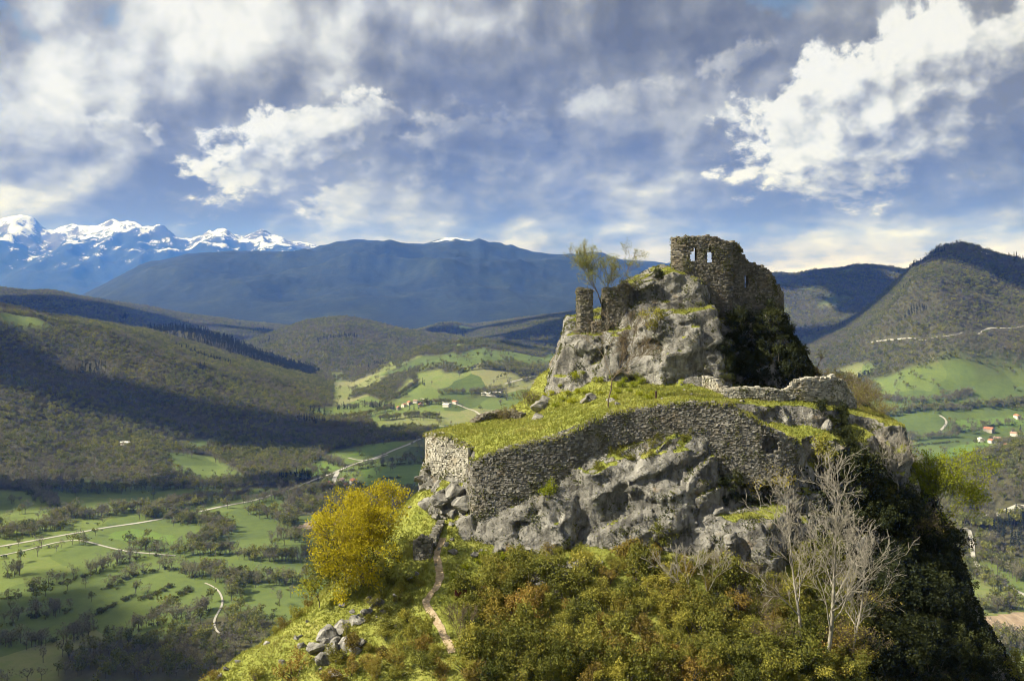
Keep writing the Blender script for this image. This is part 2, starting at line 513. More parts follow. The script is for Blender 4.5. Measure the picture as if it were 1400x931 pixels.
# hand-read ground features of the valley (photo pixels -> ground)
MEADOWS_PX = [  # open pasture on wooded slopes
    [(0, 428), (30, 432), (75, 450), (40, 448), (0, 440)],
    [(540, 540), (565, 512), (600, 505), (615, 520), (580, 545)], [(560, 560), (600, 538), (640, 545), (600, 565)],
    [(630, 515), (690, 510), (720, 525), (650, 535)], [(680, 540), (730, 520), (760, 525), (720, 550)],
    [(600, 495), (650, 480), (700, 490), (640, 505)], [(660, 480), (720, 485), (780, 492), (720, 500)],
    [(420, 560), (480, 545), (520, 560), (470, 575)], [(450, 545), (500, 540), (520, 550), (470, 556)],
    [(540, 580), (600, 560), (640, 570), (600, 590)],
    [(1140, 508), (1180, 496), (1200, 502), (1170, 516)], [(1190, 520), (1260, 500), (1330, 500), (1340, 545), (1230, 555)],
    [(230, 618), (290, 625), (330, 650), (280, 660), (240, 640)], [(240, 606), (300, 600), (270, 614)],
]
MEADOWS = []
for m in MEADOWS_PX:
    g = gline(m)
    if len(g) > 2: MEADOWS.append([(q[0], q[1]) for q in g])

WOODS_PX = [  # groves standing on the valley floor
    [(80, 931), (85, 895), (150, 872), (225, 872), (262, 850), (330, 835), (380, 850), (330, 900), (280, 931)],
    [(385, 706), (392, 678), (450, 662), (520, 672), (600, 668), (600, 690), (450, 705)],
    [(100, 655), (180, 640), (330, 652), (420, 640), (470, 650), (400, 668), (230, 664)],
    [(-140, 668), (0, 657), (100, 660), (150, 648), (225, 640), (245, 655), (330, 655), (420, 642), (455, 612), (520, 592), (500, 566), (400, 545), (200, 560), (-140, 560)],
    [(-60, 672), (0, 655), (110, 655), (60, 670)],
    [(440, 600), (520, 588), (590, 580), (620, 588), (560, 602), (460, 615)],
    [(1240, 790), (1262, 760), (1300, 742), (1318, 730), (1322, 760), (1320, 800), (1290, 830)],
    [(1240, 712), (1290, 690), (1320, 690), (1310, 720), (1262, 745)],
    [(1345, 830), (1385, 815), (1392, 828), (1360, 838)],
]
WOODS = [[(q[0], q[1]) for q in gline(m)] for m in WOODS_PX]


def wood_mask(x, y, masks):
    w = np.maximum.reduce([smooth(0.02, 0.07, masks[k]) for k in ('left', 'mid', 'dusk', 'fir', 'copse', 'spur')])
    n = fbm2(x, y, 260, 4, 0.55, seed=31.0)
    w = np.maximum(w, smooth(0.12, 0.25, masks['roll']) * smooth(-0.10, 0.05, n))
    w = np.maximum(w, smooth(0.12, 0.3, masks['peak']) * smooth(-0.55, -0.35, n + 0.55 * (masks['peak'] - 0.45)))
    w = np.maximum(w, smooth(0.12, 0.3, masks['back']) * smooth(-0.25, -0.1, n))
    w = np.maximum(w, smooth(0.12, 0.3, masks['knob']) * smooth(-0.10, 0.05, n))
    w = np.maximum(w, smooth(0.1, 0.4, masks['blue']))
    for poly in WOODS:
        if len(poly) > 2: w = np.maximum(w, smooth(6, -6, poly_sd(x, y, poly)))
    r = np.hypot(x, y)
    w = np.maximum(w, smooth(2600, 3400, r) * smooth(0.02, 0.14, n))
    w = np.maximum(w, smooth(0.25, 0.5, masks['hill']) * smooth(110, 170, np.hypot(x - 10, y - 100)))
    w = np.maximum(w, 0.9 * smooth(5200, 6600, r))
    for poly in MEADOWS:
        w = w * smooth(-4, 10, poly_sd(x, y, poly))
    return w


def build_terrain():
    masks = TMASK; wood = wood_mask(TX, TY, masks); V, Fq = TV, TF
    me = mesh_from('terrain', V, Fq, None, True)
    attr(me, 'wood', wood); attr(me, 'snow', masks['snow']); attr(me, 'blue', masks['blue']); attr(me, 'fir', masks['fir'])
    m, t, b, out = new_mat('valley_ground')
    g = nd(t, 'ShaderNodeNewGeometry'); pos = g.outputs['Position']
    sep = nd(t, 'ShaderNodeSeparateXYZ'); t.links.new(pos, sep.inputs[0]); px, py, pz = (N(t, o) for o in sep.outputs)
    vor = nd(t, 'ShaderNodeTexVoronoi', voronoi_dimensions='2D'); vor.inputs['Scale'].default_value = 1 / 150.0
    wv = nd(t, 'ShaderNodeTexNoise'); wv.inputs['Scale'].default_value = 1 / 160.0; t.links.new(pos, wv.inputs['Vector'])
    pp = vmath(t, 'ADD', pos, vmath(t, 'SCALE', vmath(t, 'SUBTRACT', wv.outputs['Color'], (.5, .5, .5)), scale=90.0))
    t.links.new(vmath(t, 'MULTIPLY', pp, (1.0, 0.62, 1.0)), vor.inputs['Vector'])
    vs_ = nd(t, 'ShaderNodeSeparateColor'); t.links.new(vor.outputs['Color'], vs_.inputs[0])
    fid = N(t, vs_.outputs[0])
    n1 = tex_noise(t, pos, 1 / 70.0, 5, 0.6); n2 = tex_noise(t, pos, 1 / 9.0, 3, 0.6)
    f = (fid * 0.95 + n1 * 0.6 + n2 * 0.5 - 0.50).clamp()
    grass = ramp(t, f, [(0.0, (0.056, 0.080, 0.022)), (0.35, (0.088, 0.122, 0.032)), (0.7, (0.122, 0.158, 0.040)), (1.0, (0.180, 0.180, 0.080))])
    fl = (n2 * 0.7 + n1 * 0.5 - 0.1).clamp()
    floor_ = ramp(t, fl, [(0.2, (0.035, 0.036, 0.018)), (0.8, (0.085, 0.080, 0.042))])
    far = tex_noise(t, pos, 1 / 420.0, 6, 0.62); far2 = tex_noise(t, pos, 1 / 60.0, 4, 0.65)
    farwood_shade = ramp(t, (far * 0.8 + far2 * 0.6 - 0.2).clamp(), [(0.25, (0.008, 0.012, 0.009)), (0.55, (0.018, 0.025, 0.015)), (0.85, (0.050, 0.060, 0.032))])  # forest tone darkened in place of cloud shade on the mountains
    blue = attr_in(t, 'blue'); snow = attr_in(t, 'snow'); wood_a = attr_in(t, 'wood')
    c = mixc(t, wood_a, grass, floor_)
    isfar = blue.step(0.02, 0.2).max(snow.step(0.02, 0.2))
    isfar = isfar.max((px * px + py * py).sqrt().step(4800.0, 6600.0))
    c = mixc(t, isfar, c, farwood_shade)
    # snow: high ground, broken by rock ribs on the steep faces
    nz = N(t, nd(t, 'ShaderNodeSeparateXYZ').outputs[2]); t.links.new(g.outputs['Normal'], nz.s.node.inputs[0])
    sn = tex_noise(t, pos, 1 / 420.0, 8, 0.80)
    line = (pz * (1 / 1500.0) + (sn - 0.5) * 4.2 + (nz - 0.8) * 2.0)
    sm = line.step(0.88, 1.14) * snow.step(0.2, 0.4)
    sm2 = (pz * (1 / 600.0) + (sn - 0.5) * 1.4).step(1.06, 1.12) * blue.step(0.5, 0.9)
    rock = ramp(t, sn, [(0.3, (0.06, 0.06, 0.06)), (0.7, (0.15, 0.14, 0.13))])
    c = mixc(t, snow.step(0.55, 0.75), c, rock)
    c = mixc(t, sm.max(sm2), c, (0.62, 0.65, 0.72))
    setc(t, b, c)
    bump(t, b, n2 * 0.4 + far2 * isfar * 14.0, 0.6, 1.0)
    me.materials.append(m)
    o = link('ground', me, kind='structure'); tag(o, 'green valley floor and wooded hills running back to snowy mountains')
    return o


# ------------------------------------------------------------------ castle hill: implicit rock and turf, polygonised
HSTEP = 0.24

_b = [P(*p) for p in [
    (600, 940, 72), (700, 950, 71.5), (850, 960, 71), (1000, 975, 70), (1150, 990, 70.5), (480, 935, 73.5), (380, 931, 75), (270, 931, 77),
    (340, 890, 80), (400, 850, 83), (440, 822, 85), (480, 790, 87.5), (520, 752, 90.5), (560, 706, 94), (590, 655, 98),
    (500, 850, 80.5), (560, 835, 81), (618, 893, 75), (600, 850, 79), (582, 822, 81.5), (598, 800, 83.5), (600, 760, 87.5), (606, 730, 90.5),
    (560, 765, 88), (540, 800, 85.5), (430, 890, 78), (640, 790, 85), (700, 765, 88.0), (800, 752, 88), (900, 760, 87), (760, 835, 81), (900, 850, 79), (700, 865, 78.5),
    (1000, 840, 81), (1000, 900, 76), (1060, 800, 85), (1130, 850, 82), (1200, 930, 76), (1200, 760, 90), (1240, 800, 90)]]
_b += [np.array(v, float) for v in [
    (-31, 80, -41), (-26, 90, -37), (-21, 99, -33), (-18, 110, -32), (-40, 72, -48), (-45, 90, -58), (-38, 110, -55),
    (42.5, 96, -25), (42, 92, -29.5), (43, 87, -33), (40, 80, -34), (38, 74, -36), (46, 96, -40), (47, 86, -46), (52, 75, -50), (55, 100, -55), (50, 115, -45), (34, 70, -34),
    (-8, 120, -30), (8, 128, -26), (24, 130, -24), (40, 122, -30), (0, 138, -45), (40, 138, -50), (-30, 130, -60),
    (0, 58, -32), (-20, 60, -35), (20, 58, -33), (40, 60, -42), (-40, 58, -48), (0, 110, -20), (20, 110, -16), (30, 105, -20)]]
_b = np.array(_b)
base_h = rbf_fit(_b[:, :2], _b[:, 2], 0.0)

_t = np.array([P(*p) for p in [
    (600, 590, 98.5), (650, 606, 95), (652, 628, 92), (700, 606, 91.3), (700, 590, 97), (720, 568, 107), (690, 575, 107), (760, 592, 91.3), (760, 572, 98), (800, 577, 91.8), (850, 557, 94), (780, 542, 105),
    (742, 566, 102), (728, 572, 104), (752, 548, 106), (764, 533, 107), (830, 545, 100), (900, 551, 93), (950, 547, 92.4), (1000, 550, 93), (1000, 545, 97), (960, 530, 103), (900, 525, 105), (860, 512, 106.5), (810, 490, 108), (775, 497, 110), (770, 530, 108),
    (1060, 549, 97), (1110, 551, 97), (1150, 560, 98), (1180, 563, 98.5), (1213, 576, 99), (1050, 530, 106), (1120, 528, 110), (1180, 550, 108), (1200, 560, 108), (900, 510, 112), (800, 490, 116), (1000, 520, 118)]])
terr_h = rbf_fit(_t[:, :2], _t[:, 2], 0.15)


def pt(px, py, Y):
    q = P(px, py, Y); return (q[0], q[1])


M_TERR = [(-8.3, 98.9), (-7.9, 98.1), (-3.7, 93.9), (-3.5, 91.9), (0, 91.3), (4, 91.2), (6.7, 91.7), (8.7, 92.1), (13.4, 92.1), (16.7, 91.7), (19.6, 91.6), (21.0, 94.2), (25, 95.4), (29.5, 95.6), (31.0, 95.6), (33.4, 97.3), (37.2, 95.7), (38.6, 99.0), (38.6, 103),
          (37, 112), (30, 121), (18, 123), (8, 119), (3.5, 114), (1.5, 110), (-2, 109), (-5.5, 104.5)]
MESAS = [  # polygon, top height (constant or function), outward steepness
    (M_TERR, 'terr', 5.0),
    ([(19.0, 92.2), (21.8, 91.2), (22.4, 92.4), (25.0, 92.2), (25.4, 91.0), (27.5, 93), (31, 92.6), (34.5, 94.6), (33, 98), (20, 98)], lambda x, y: -12.3 - 0.10 * (x - 20) - 0.35 * (94 - y), 4.5),
    ([(6.3, 90.4), (7.2, 89.3), (11, 88.7), (15.5, 88.8), (18.0, 89.8), (18.4, 93), (6, 93)], lambda x, y: -16.4 + 0.33 * np.clip(x - 6.5, 0, 8) + 1.25 * (y - 90), 5.0),
    ([(-4.6, 91.3), (-3.6, 89.9), (-0.5, 89.3), (2.6, 89.2), (5.8, 89.6), (6.2, 92.5), (-4.5, 93)], lambda x, y: -19.6 + 0.20 * (x + 4) + 0.9 * (y - 90.5), 5.5),
    ([(2.6, 89.3), (3.6, 88.7), (5.2, 88.9), (5.9, 90), (3, 91)], lambda x, y: -18.0 + 0.6 * (y - 90), 6.0),
    ([(16.8, 88.6), (19.2, 87.0), (22.6, 87.0), (25, 89.4), (25, 92), (17, 91)], lambda x, y: -20.0 + 0.25 * (y - 87), 3.6),
    ([(25, 91.5), (31, 92), (38, 97), (42, 101), (42, 110), (24, 112)], lambda x, y: -15.5 - 0.18 * (x - 26), 2.6),
    ([(33.2, 97.6), (37.4, 95.5), (38.9, 99), (38.9, 106), (34, 104)], lambda x, y: -12.4 - 0.15 * (x - 34), 4.0),
    # rocks carrying the keep
    ([(13.4, 105.3), (15.5, 104.2), (18.5, 103.7), (21.3, 104.2), (22.0, 107), (22.0, 113), (13.2, 113)], lambda x, y: -2.5 + 0.10 * (x - 14) + 0.10 * (y - 105), 5.5),
    ([(12.6, 109.3), (15, 108.8), (20.5, 108.8), (21.6, 111), (21.6, 118), (13, 117)], lambda x, y: 0.7 + 1.7 * np.clip(1 - np.abs(x - 17.6) / 4.4, -1, 1) + 0.12 * (y - 109.5), 3.4),
    ([(5.6, 108.0), (7, 107.0), (11, 106.4), (14, 106.4), (14, 116), (6.2, 114)], lambda x, y: -5.0 + 0.15 * (x - 6) + 0.35 * (y - 107), 3.4),
    ([(10.1, 105.6), (11.6, 105.2), (12.0, 106.6), (10.4, 107)], lambda x, y: -4.6 + 0 * x, 6.0),
    ([(12.4, 105.0), (13.3, 104.8), (13.6, 106.2), (12.6, 106.4)], lambda x, y: -5.6 + 0 * x, 6.0),
    ([(21.6, 110.8), (24, 110.0), (29.3, 110.2), (30.6, 112), (30.4, 118), (22, 120)], lambda x, y: -3.2 + 0.9 * (x > 28.2), 3.0),
    ([(23, 108.5), (30, 108.5), (32, 111), (33.2, 115), (24, 118)], lambda x, y: -6.5 + 0 * x, 1.5),
    # outcrops on the near slopes
    ([pt(735, 800, 84.5), pt(770, 790, 84), pt(800, 775, 85.5), pt(790, 770, 87), pt(750, 790, 86.5)], lambda x, y: -22.8 + 0 * x, 2.0),
    ([pt(598, 690, 93.5), pt(640, 700, 92.2), pt(645, 680, 94), pt(606, 672, 96)], lambda x, y: -18.2 + 0 * x, 2.5),
]


def hill_h(x, y):
    H = base_h(x, y) + 0.45 * fbm2(x, y, 7.0, 4, 0.55, seed=1.0)
    gap = np.maximum.reduce([HX0 + 14 - x, x - HX1 + 14, HY0 + 8 - y, y - HY1 + 14])
    e = smooth(0, 12, gap)
    rockm = np.zeros_like(H)
    for poly, top, k in MESAS:
        sd = poly_sd(x, y, poly)
        tz = terr_h(x, y) + 0.12 * fbm2(x, y, 2.2, 3, seed=4.0) if isinstance(top, str) else top(x, y) + 0.55 * fbm2(x, y, 1.7, 3, 0.55, seed=9.0)
        wob = 0.5 * fbm2(x, y, 3.0, 3, 0.5, seed=6.0)
        o = np.maximum(sd + wob, 0)
        h = tz - k * o
        if top == 'terr':  # cliff foot eases into scree
            h = np.where(o > 0, h, tz)
        elif k > 1.8: h = h - 0.12 * np.minimum(np.maximum(-sd, 0), 2) * 0
        up = h > H
        rockm = np.where(up, np.where(o > 0.05, 1.0, 0.0 if top == 'terr' or k < 2 else 0.55), rockm)
        H = np.where(up, h, H)
    co = terrain(x, y)
    H = H * (1 - e) + co * e
    return H, rockm


def facets(p, seed):
    """random tilted plane per Voronoi cell, and distance to the cell border"""
    i = np.floor(p).astype(np.int32); f = (p - i).astype(np.float32)
    b1 = np.full(len(p), 9.0, np.float32); b2 = b1.copy(); val = np.zeros(len(p), np.float32)
    lo = (f > 0.5).astype(np.int32) - 1
    for dx in (0, 1):
        for dy in (0, 1):
            for dz in (0, 1):
                o = lo + np.array([dx, dy, dz], np.int32); c = i + o
                h = _perm[_perm[_perm[(c[:, 0] + 37 * seed) & 255] + (c[:, 1] & 255)] + (c[:, 2] & 255)]
                g = _gr[h]
                d = f - o - 0.5 - 0.30 * g
                r2 = (d * d).sum(1)
                t = _gr[(h + 71) & 255]
                v = (d * t).sum(1) * 0.95 + t[:, 0] * 0.20
                near = r2 < b1
                b2 = np.where(near, b1, np.minimum(b2, r2)); val = np.where(near, v, val); b1 = np.where(near, r2, b1)
    return val, np.sqrt(b2) - np.sqrt(b1)


def build_hill():
    h = HSTEP
    xs = np.arange(HX0, HX1 + h, h); ys = np.arange(HY0, HY1 + h, h); z0, z1 = -66.0, 9.0
    zs = np.arange(z0, z1, h)
    X, Y = np.meshgrid(xs, ys, indexing='ij')
    H, rockm = hill_h(X, Y)
    # rocky where steep
    gx, gy = np.gradient(H, h)
    steep = np.hypot(gx, gy)
    rk = smooth(1.15, 2.2, steep)

    def dil(a, r, fn):
        b = a.copy()
        for k in range(1, r + 1):
            b[k:] = fn(b[k:], a[:-k]); b[:-k] = fn(b[:-k], a[k:])
        c = b.copy()
        for k in range(1, r + 1):
            c[:, k:] = fn(c[:, k:], b[:, :-k]); c[:, :-k] = fn(c[:, :-k], b[:, k:])
        return c

    def blur(a, r):
        for ax in (0, 1):
            c = np.cumsum(np.pad(a, [(r + 1, r) if k == ax else (0, 0) for k in (0, 1)], mode='edge'), axis=ax)
            a = (np.take(c, range(2 * r + 1, c.shape[ax]), ax) - np.take(c, range(0, c.shape[ax] - 2 * r - 1), ax)) / (2 * r + 1)
        return a
    amp = np.clip(blur(np.maximum(rk, rockm * 0.8), 3), 0, 1)
    lo = dil(H, 5, np.minimum) - 0.9; hi = dil(H, 5, np.maximum) + 0.9
    nz = len(zs)
    klo = np.clip(((lo - z0) / h).astype(int) - 1, 0, nz - 2); khi = np.clip(((hi - z0) / h).astype(int) + 2, 1, nz - 1)
    cnt = (khi - klo + 1)
    off = np.repeat(np.cumsum(cnt.ravel()) - cnt.ravel(), cnt.ravel())
    kk = (np.arange(off.size) - off + np.repeat(klo.ravel(), cnt.ravel())).astype(np.int32)
    ij = np.repeat(np.arange(cnt.size), cnt.ravel())
    ii = (ij // len(ys)).astype(np.int32); jj = (ij % len(ys)).astype(np.int32)
    p = np.stack([xs[ii], ys[jj], zs[kk]], 1).astype(np.float32)
    am = amp.ravel()[ij].astype(np.float32)
    f = np.empty(len(p), np.float32)
    calm = am < 0.04
    f[calm] = p[calm, 2] - H.ravel()[ij[calm]]
    q = p[~calm]; a = am[~calm]
    # bedding tilts down to the left; blocks, ribs and cracks
    tilt = q.copy(); tilt[:, 2] = q[:, 2] - 0.45 * q[:, 0]
    n1 = perlin(tilt * np.array([0.16, 0.16, 0.42], np.float32))
    n2 = perlin(tilt * np.array([0.42, 0.42, 0.95], np.float32) + 31)
    n3 = perlin(q * 0.95 + 57)
    n4 = perlin(tilt * np.array([1.2, 1.2, 2.4], np.float32) + 91)
    rot = np.stack([q[:, 0] * 0.92 + q[:, 2] * 0.38, q[:, 1], q[:, 2] * 0.92 - q[:, 0] * 0.38], 1) + 0.20 * np.stack([n3, n4, n2], 1)
    fa, ea = facets(rot / np.array([3.9, 3.9, 2.5], np.float32), 1)
    fb, eb = facets(rot / np.array([1.5, 1.5, 1.0], np.float32) + 40, 2)
    crack = np.maximum(0, 0.06 - ea) / 0.06
    disp = 1.0 * n1 + 0.22 * n2 + 1.70 * fa + 0.50 * fb + 0.08 * n4 - 0.45 * crack - 0.08 * np.maximum(0, 0.12 - eb) / 0.12
    dx, dy = 0.45 * n2, disp
    qx = q[:, 0] + a * dx; qy = q[:, 1] + a * dy * 0.85; qz = q[:, 2] + a * disp * 0.22
    fx = np.clip((qx - xs[0]) / h, 0, len(xs) - 1.001); fy = np.clip((qy - ys[0]) / h, 0, len(ys) - 1.001)
    ix = fx.astype(int); iy = fy.astype(int); fx -= ix; fy -= iy
    Hq = H[ix, iy] * (1 - fx) * (1 - fy) + H[ix + 1, iy] * fx * (1 - fy) + H[ix, iy + 1] * (1 - fx) * fy + H[ix + 1, iy + 1] * fx * fy
    f[~calm] = (qz - Hq)
    G = np.empty((len(xs), len(ys), nz), np.float32)
    G[:] = np.where(zs[None, None, :] < H[:, :, None], -5, 5)
    # below / above the band is solid / air
    G[ii, jj, kk] = f
    del p, q, tilt
    V, Fq = surface_nets(G, (xs[0], ys[0], zs[0]), h)
    del G
    return V, Fq, (xs, ys, H, amp)


def surface_nets(f, org, h):
    s = f < 0
    nx, ny, nz = f.shape
    cnt = np.zeros((nx - 1, ny - 1, nz - 1), np.uint8)
    for i in (0, 1):
        for j in (0, 1):
            for k in (0, 1): cnt += s[i:nx - 1 + i, j:ny - 1 + j, k:nz - 1 + k]
    act = (cnt > 0) & (cnt < 8)
    ii, jj, kk = np.nonzero(act)
    ids = np.full(act.shape, -1, np.int32); ids[ii, jj, kk] = np.arange(len(ii))
    acc = np.zeros((len(ii), 3), np.float32); w = np.zeros(len(ii), np.float32)
    corners = [(i, j, k) for i in (0, 1) for j in (0, 1) for k in (0, 1)]
    vals = {c: f[ii + c[0], jj + c[1], kk + c[2]] for c in corners}
    for a in corners:
        for ax in range(3):
            if a[ax]: continue
            b = tuple(1 if q == ax else a[q] for q in range(3))
            fa, fb = vals[a], vals[b]
            m = (fa < 0) != (fb < 0)
            t = np.where(m, fa / np.where(m, fa - fb, 1), 0)
            for q in range(3):
                acc[:, q] += np.where(m, a[q] + (t if q == ax else 0), 0)
            w += m
    V = (acc / w[:, None] + np.stack([ii, jj, kk], 1)) * h + np.array(org)
    faces = []
    for ax in range(3):
        sl0 = [slice(1, -1)] * 3; sl1 = [slice(1, -1)] * 3
        sl0[ax] = slice(0, -1); sl1[ax] = slice(1, None)
        m = s[tuple(sl0)] != s[tuple(sl1)]
        c = [a.astype(np.int64) for a in np.nonzero(m)]
        for q in range(3):
            if q != ax: c[q] = c[q] + 1
        u, v = (ax + 1) % 3, (ax + 2) % 3

        def at(du, dv):
            d = [x for x in c]; d[u] = d[u] + du; d[v] = d[v] + dv
            return ids[d[0], d[1], d[2]]
        quad = np.stack([at(-1, -1), at(0, -1), at(0, 0), at(-1, 0)], 1)
        inside = s[c[0], c[1], c[2]]
        quad[~inside] = quad[~inside][:, ::-1]
        faces.append(quad)
    Fq = np.concatenate(faces)
    return V, Fq[(Fq >= 0).all(1)]

HV, HF, HGRID = build_hill()
ground_ob = build_terrain()


def rock_color(t, pos):
    """pale weathered limestone with grey lichen streaks and ochre stains"""
    n1 = tex_noise(t, pos, 0.35, 6, 0.62); n2 = tex_noise(t, pos, 2.2, 6, 0.65)
    st = tex_noise(t, vmath(t, 'MULTIPLY', pos, (1.0, 1.0, 0.22)), 1.6, 5, 0.6)
    c = ramp(t, (n1 * 0.75 + n2 * 0.55 - 0.15).clamp(), [(0.24, (0.060, 0.057, 0.052)), (0.42, (0.150, 0.144, 0.130)), (0.60, (0.275, 0.266, 0.242)), (0.78, (0.50, 0.485, 0.445))])
    dark = st.step(0.48, 0.62)
    c = mixc(t, dark * 0.70, c, (0.055, 0.053, 0.050))
    och = tex_noise(t, vmath(t, 'ADD', pos, (40, 3, 9)), 0.5, 4, 0.6).step(0.60, 0.74)
    c = mixc(t, och * 0.45, c, (0.30, 0.215, 0.115))
    vor = nd(t, 'ShaderNodeTexVoronoi', feature='DISTANCE_TO_EDGE'); vor.inputs['Scale'].default_value = 0.75
    wv = nd(t, 'ShaderNodeTexNoise'); wv.inputs['Scale'].default_value = 0.8; wv.inputs['Detail'].default_value = 4; t.links.new(pos, wv.inputs['Vector'])
    t.links.new(vmath(t, 'ADD', pos, vmath(t, 'SCALE', wv.outputs['Color'], scale=1.6)), vor.inputs['Vector'])
    ed = N(t, vor.outputs['Distance'])
    return c, (n2 * 0.75 + ed.step(0.0, 0.06) * 0.10 + n1 * 0.6)


def build_hill_object():
    V, Fq = HV, HF
    me = mesh_from('castle_hill', V, Fq, None, True)
    me.update()
    nrm = np.empty(len(V) * 3, np.float32); me.vertices.foreach_get('normal', nrm); nrm = nrm.reshape(-1, 3)
    xs, ys, H, amp = HGRID
    ix = np.clip(((V[:, 0] - xs[0]) / HSTEP).astype(int), 0, len(xs) - 1); iy = np.clip(((V[:, 1] - ys[0]) / HSTEP).astype(int), 0, len(ys) - 1)
    n = fbm(V / 2.5, 4, 0.6)
    rock = smooth(0.78, 0.55, nrm[:, 2] + 0.22 * n)
    crag = (V[:, 1] > 103.2) & (V[:, 0] > 4.5) & (V[:, 0] < 24) & (V[:, 2] > -8.8)          # bare keep rock
    rock = np.where(crag, smooth(1.02, 0.80, nrm[:, 2] + 0.28 * n), rock)
    front = (V[:, 1] < 92.6) & (V[:, 0] > -5) & (V[:, 0] < 26) & (V[:, 2] < -16.4 + 0.25 * np.clip(V[:, 0] - 6, 0, 8)) & (V[:, 2] > -22.5)
    rock = np.where(front, np.maximum(rock, smooth(0.98, 0.80, nrm[:, 2] + 0.25 * n)), rock)
    rock = rock * smooth(0.0, 0.25, amp[ix, iy] + 0.15 * (n > 0.25))
    # the shaded flank to the right and the back are overgrown
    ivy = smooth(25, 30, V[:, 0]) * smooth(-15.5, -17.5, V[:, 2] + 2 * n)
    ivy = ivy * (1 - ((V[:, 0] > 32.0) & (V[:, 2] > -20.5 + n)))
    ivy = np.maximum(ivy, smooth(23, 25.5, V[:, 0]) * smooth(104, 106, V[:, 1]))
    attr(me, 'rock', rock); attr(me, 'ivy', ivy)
    m, t, b, out = new_mat('castle_hill')
    g = nd(t, 'ShaderNodeNewGeometry'); pos = g.outputs['Position']
    rc, rh = rock_color(t, pos)
    n1 = tex_noise(t, pos, 0.28, 5, 0.6); n2 = tex_noise(t, pos, 1.7, 5, 0.65); n3 = tex_noise(t, pos, 9.0, 3, 0.6)
    gr = ramp(t, (n1 * 0.7 + n2 * 0.45 + n3 * 0.3 - 0.22).clamp(), [(0.2, (0.085, 0.105, 0.022)), (0.42, (0.180, 0.205, 0.040)), (0.6, (0.245, 0.255, 0.058)), (0.8, (0.310, 0.275, 0.105)), (0.95, (0.34, 0.29, 0.16))])
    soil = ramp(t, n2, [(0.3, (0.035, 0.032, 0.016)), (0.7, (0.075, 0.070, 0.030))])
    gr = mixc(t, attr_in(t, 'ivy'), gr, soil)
    rk = (attr_in(t, 'rock') + (n3 - 0.5) * 0.5 + (n2 - 0.5) * 0.5)
    rkm = rk.step(0.35, 0.60)
    c = mixc(t, rkm, gr, rc)
    setc(t, b, c)
    bump(t, b, rh * rkm * 1.0 + (n3 + n2) * 0.25, 0.9, 0.35)
    me.materials.append(m)
    o = link('hill', me, kind='structure'); tag(o, 'steep limestone crag and grassy spur that carries the ruined castle')
    return o, nrm, rock, ivy


hill_ob, HN, HROCK, HIVY = build_hill_object()
BVH = BVHTree.FromPolygons(HV.tolist(), HF.tolist(), all_triangles=False)


def drop(x, y, z=30.0):
    hit = BVH.ray_cast(Vector((x, y, z)), Vector((0, 0, -1)))
    return hit[0] if hit[0] is not None else None


def cast(px, py):
    """hill point met by the ray through a photo pixel"""
    d = Vector(((px - CX) / F, 1.0, (HY - py) / F)).normalized()
    hit = BVH.ray_cast(Vector((0, 0, 0)), d, 400)
    return hit[0] if hit[0] is not None else None

# ------------------------------------------------------------------ masonry
def stone_mat(name, dark, mid, light, warm=(0.26, 0.2, 0.12)):
    m, t, b, _ = new_mat(name)
    g = nd(t, 'ShaderNodeNewGeometry'); pos = g.outputs['Position']
    isl = N(t, g.outputs['Random Per Island'])
    n1 = tex_noise(t, pos, 0.45, 4, 0.6); n2 = tex_noise(t, pos, 6.0, 4, 0.6)
    c = ramp(t, (isl * 0.45 + n1 * 0.7 + n2 * 0.35 - 0.25).clamp(), [(0.1, dark), (0.5, mid), (0.9, light)])
    st = tex_noise(t, vmath(t, 'MULTIPLY', pos, (1, 1, 0.2)), 1.1, 4, 0.6).step(0.54, 0.70)
    c = mixc(t, st * 0.5, c, dark)
    c = mixc(t, tex_noise(t, vmath(t, 'ADD', pos, (9, 5, 2)), 0.6, 3, 0.6).step(0.54, 0.72) * 0.5, c, warm)
    setc(t, b, c); bump(t, b, n2, 0.6, 0.05)
    return m


M_STONE = stone_mat('grey_rubble_masonry', (0.070, 0.065, 0.056), (0.165, 0.156, 0.136), (0.345, 0.33, 0.295), (0.20, 0.155, 0.095))
M_KEEP = stone_mat('weathered_keep_masonry', (0.070, 0.063, 0.050), (0.150, 0.138, 0.112), (0.30, 0.275, 0.225), (0.19, 0.14, 0.085))
M_PALE = stone_mat('pale_dry_masonry', (0.14, 0.13, 0.11), (0.30, 0.285, 0.24), (0.50, 0.475, 0.41))
M_CORE, _t, _bb, _ = new_mat('mortar_core')
setc(_t, _bb, ramp(_t, tex_noise(_t, coords(_t), 1.2, 5, 0.6), [(0.3, (0.085, 0.079, 0.066)), (0.7, (0.17, 0.158, 0.132))]))


class Path:
    def __init__(s, pts):
        s.p = np.array([(q[0], q[1]) for q in pts], float)
        d = np.hypot(*np.diff(s.p, axis=0).T); s.s = np.concatenate([[0], np.cumsum(d)]); s.L = s.s[-1]
    def at(s, v):
        return np.interp(v, s.s, s.p[:, 0]), np.interp(v, s.s, s.p[:, 1])
    win = 0.25
    def nrm(s, v):                         # right-hand normal (towards the camera when the path runs left to right)
        x0, y0 = s.at(np.maximum(v - s.win, 0)); x1, y1 = s.at(np.minimum(v + s.win, s.L))
        dx, dy = x1 - x0, y1 - y0; l = np.hypot(dx, dy) + 1e-9
        return dy / l, -dx / l


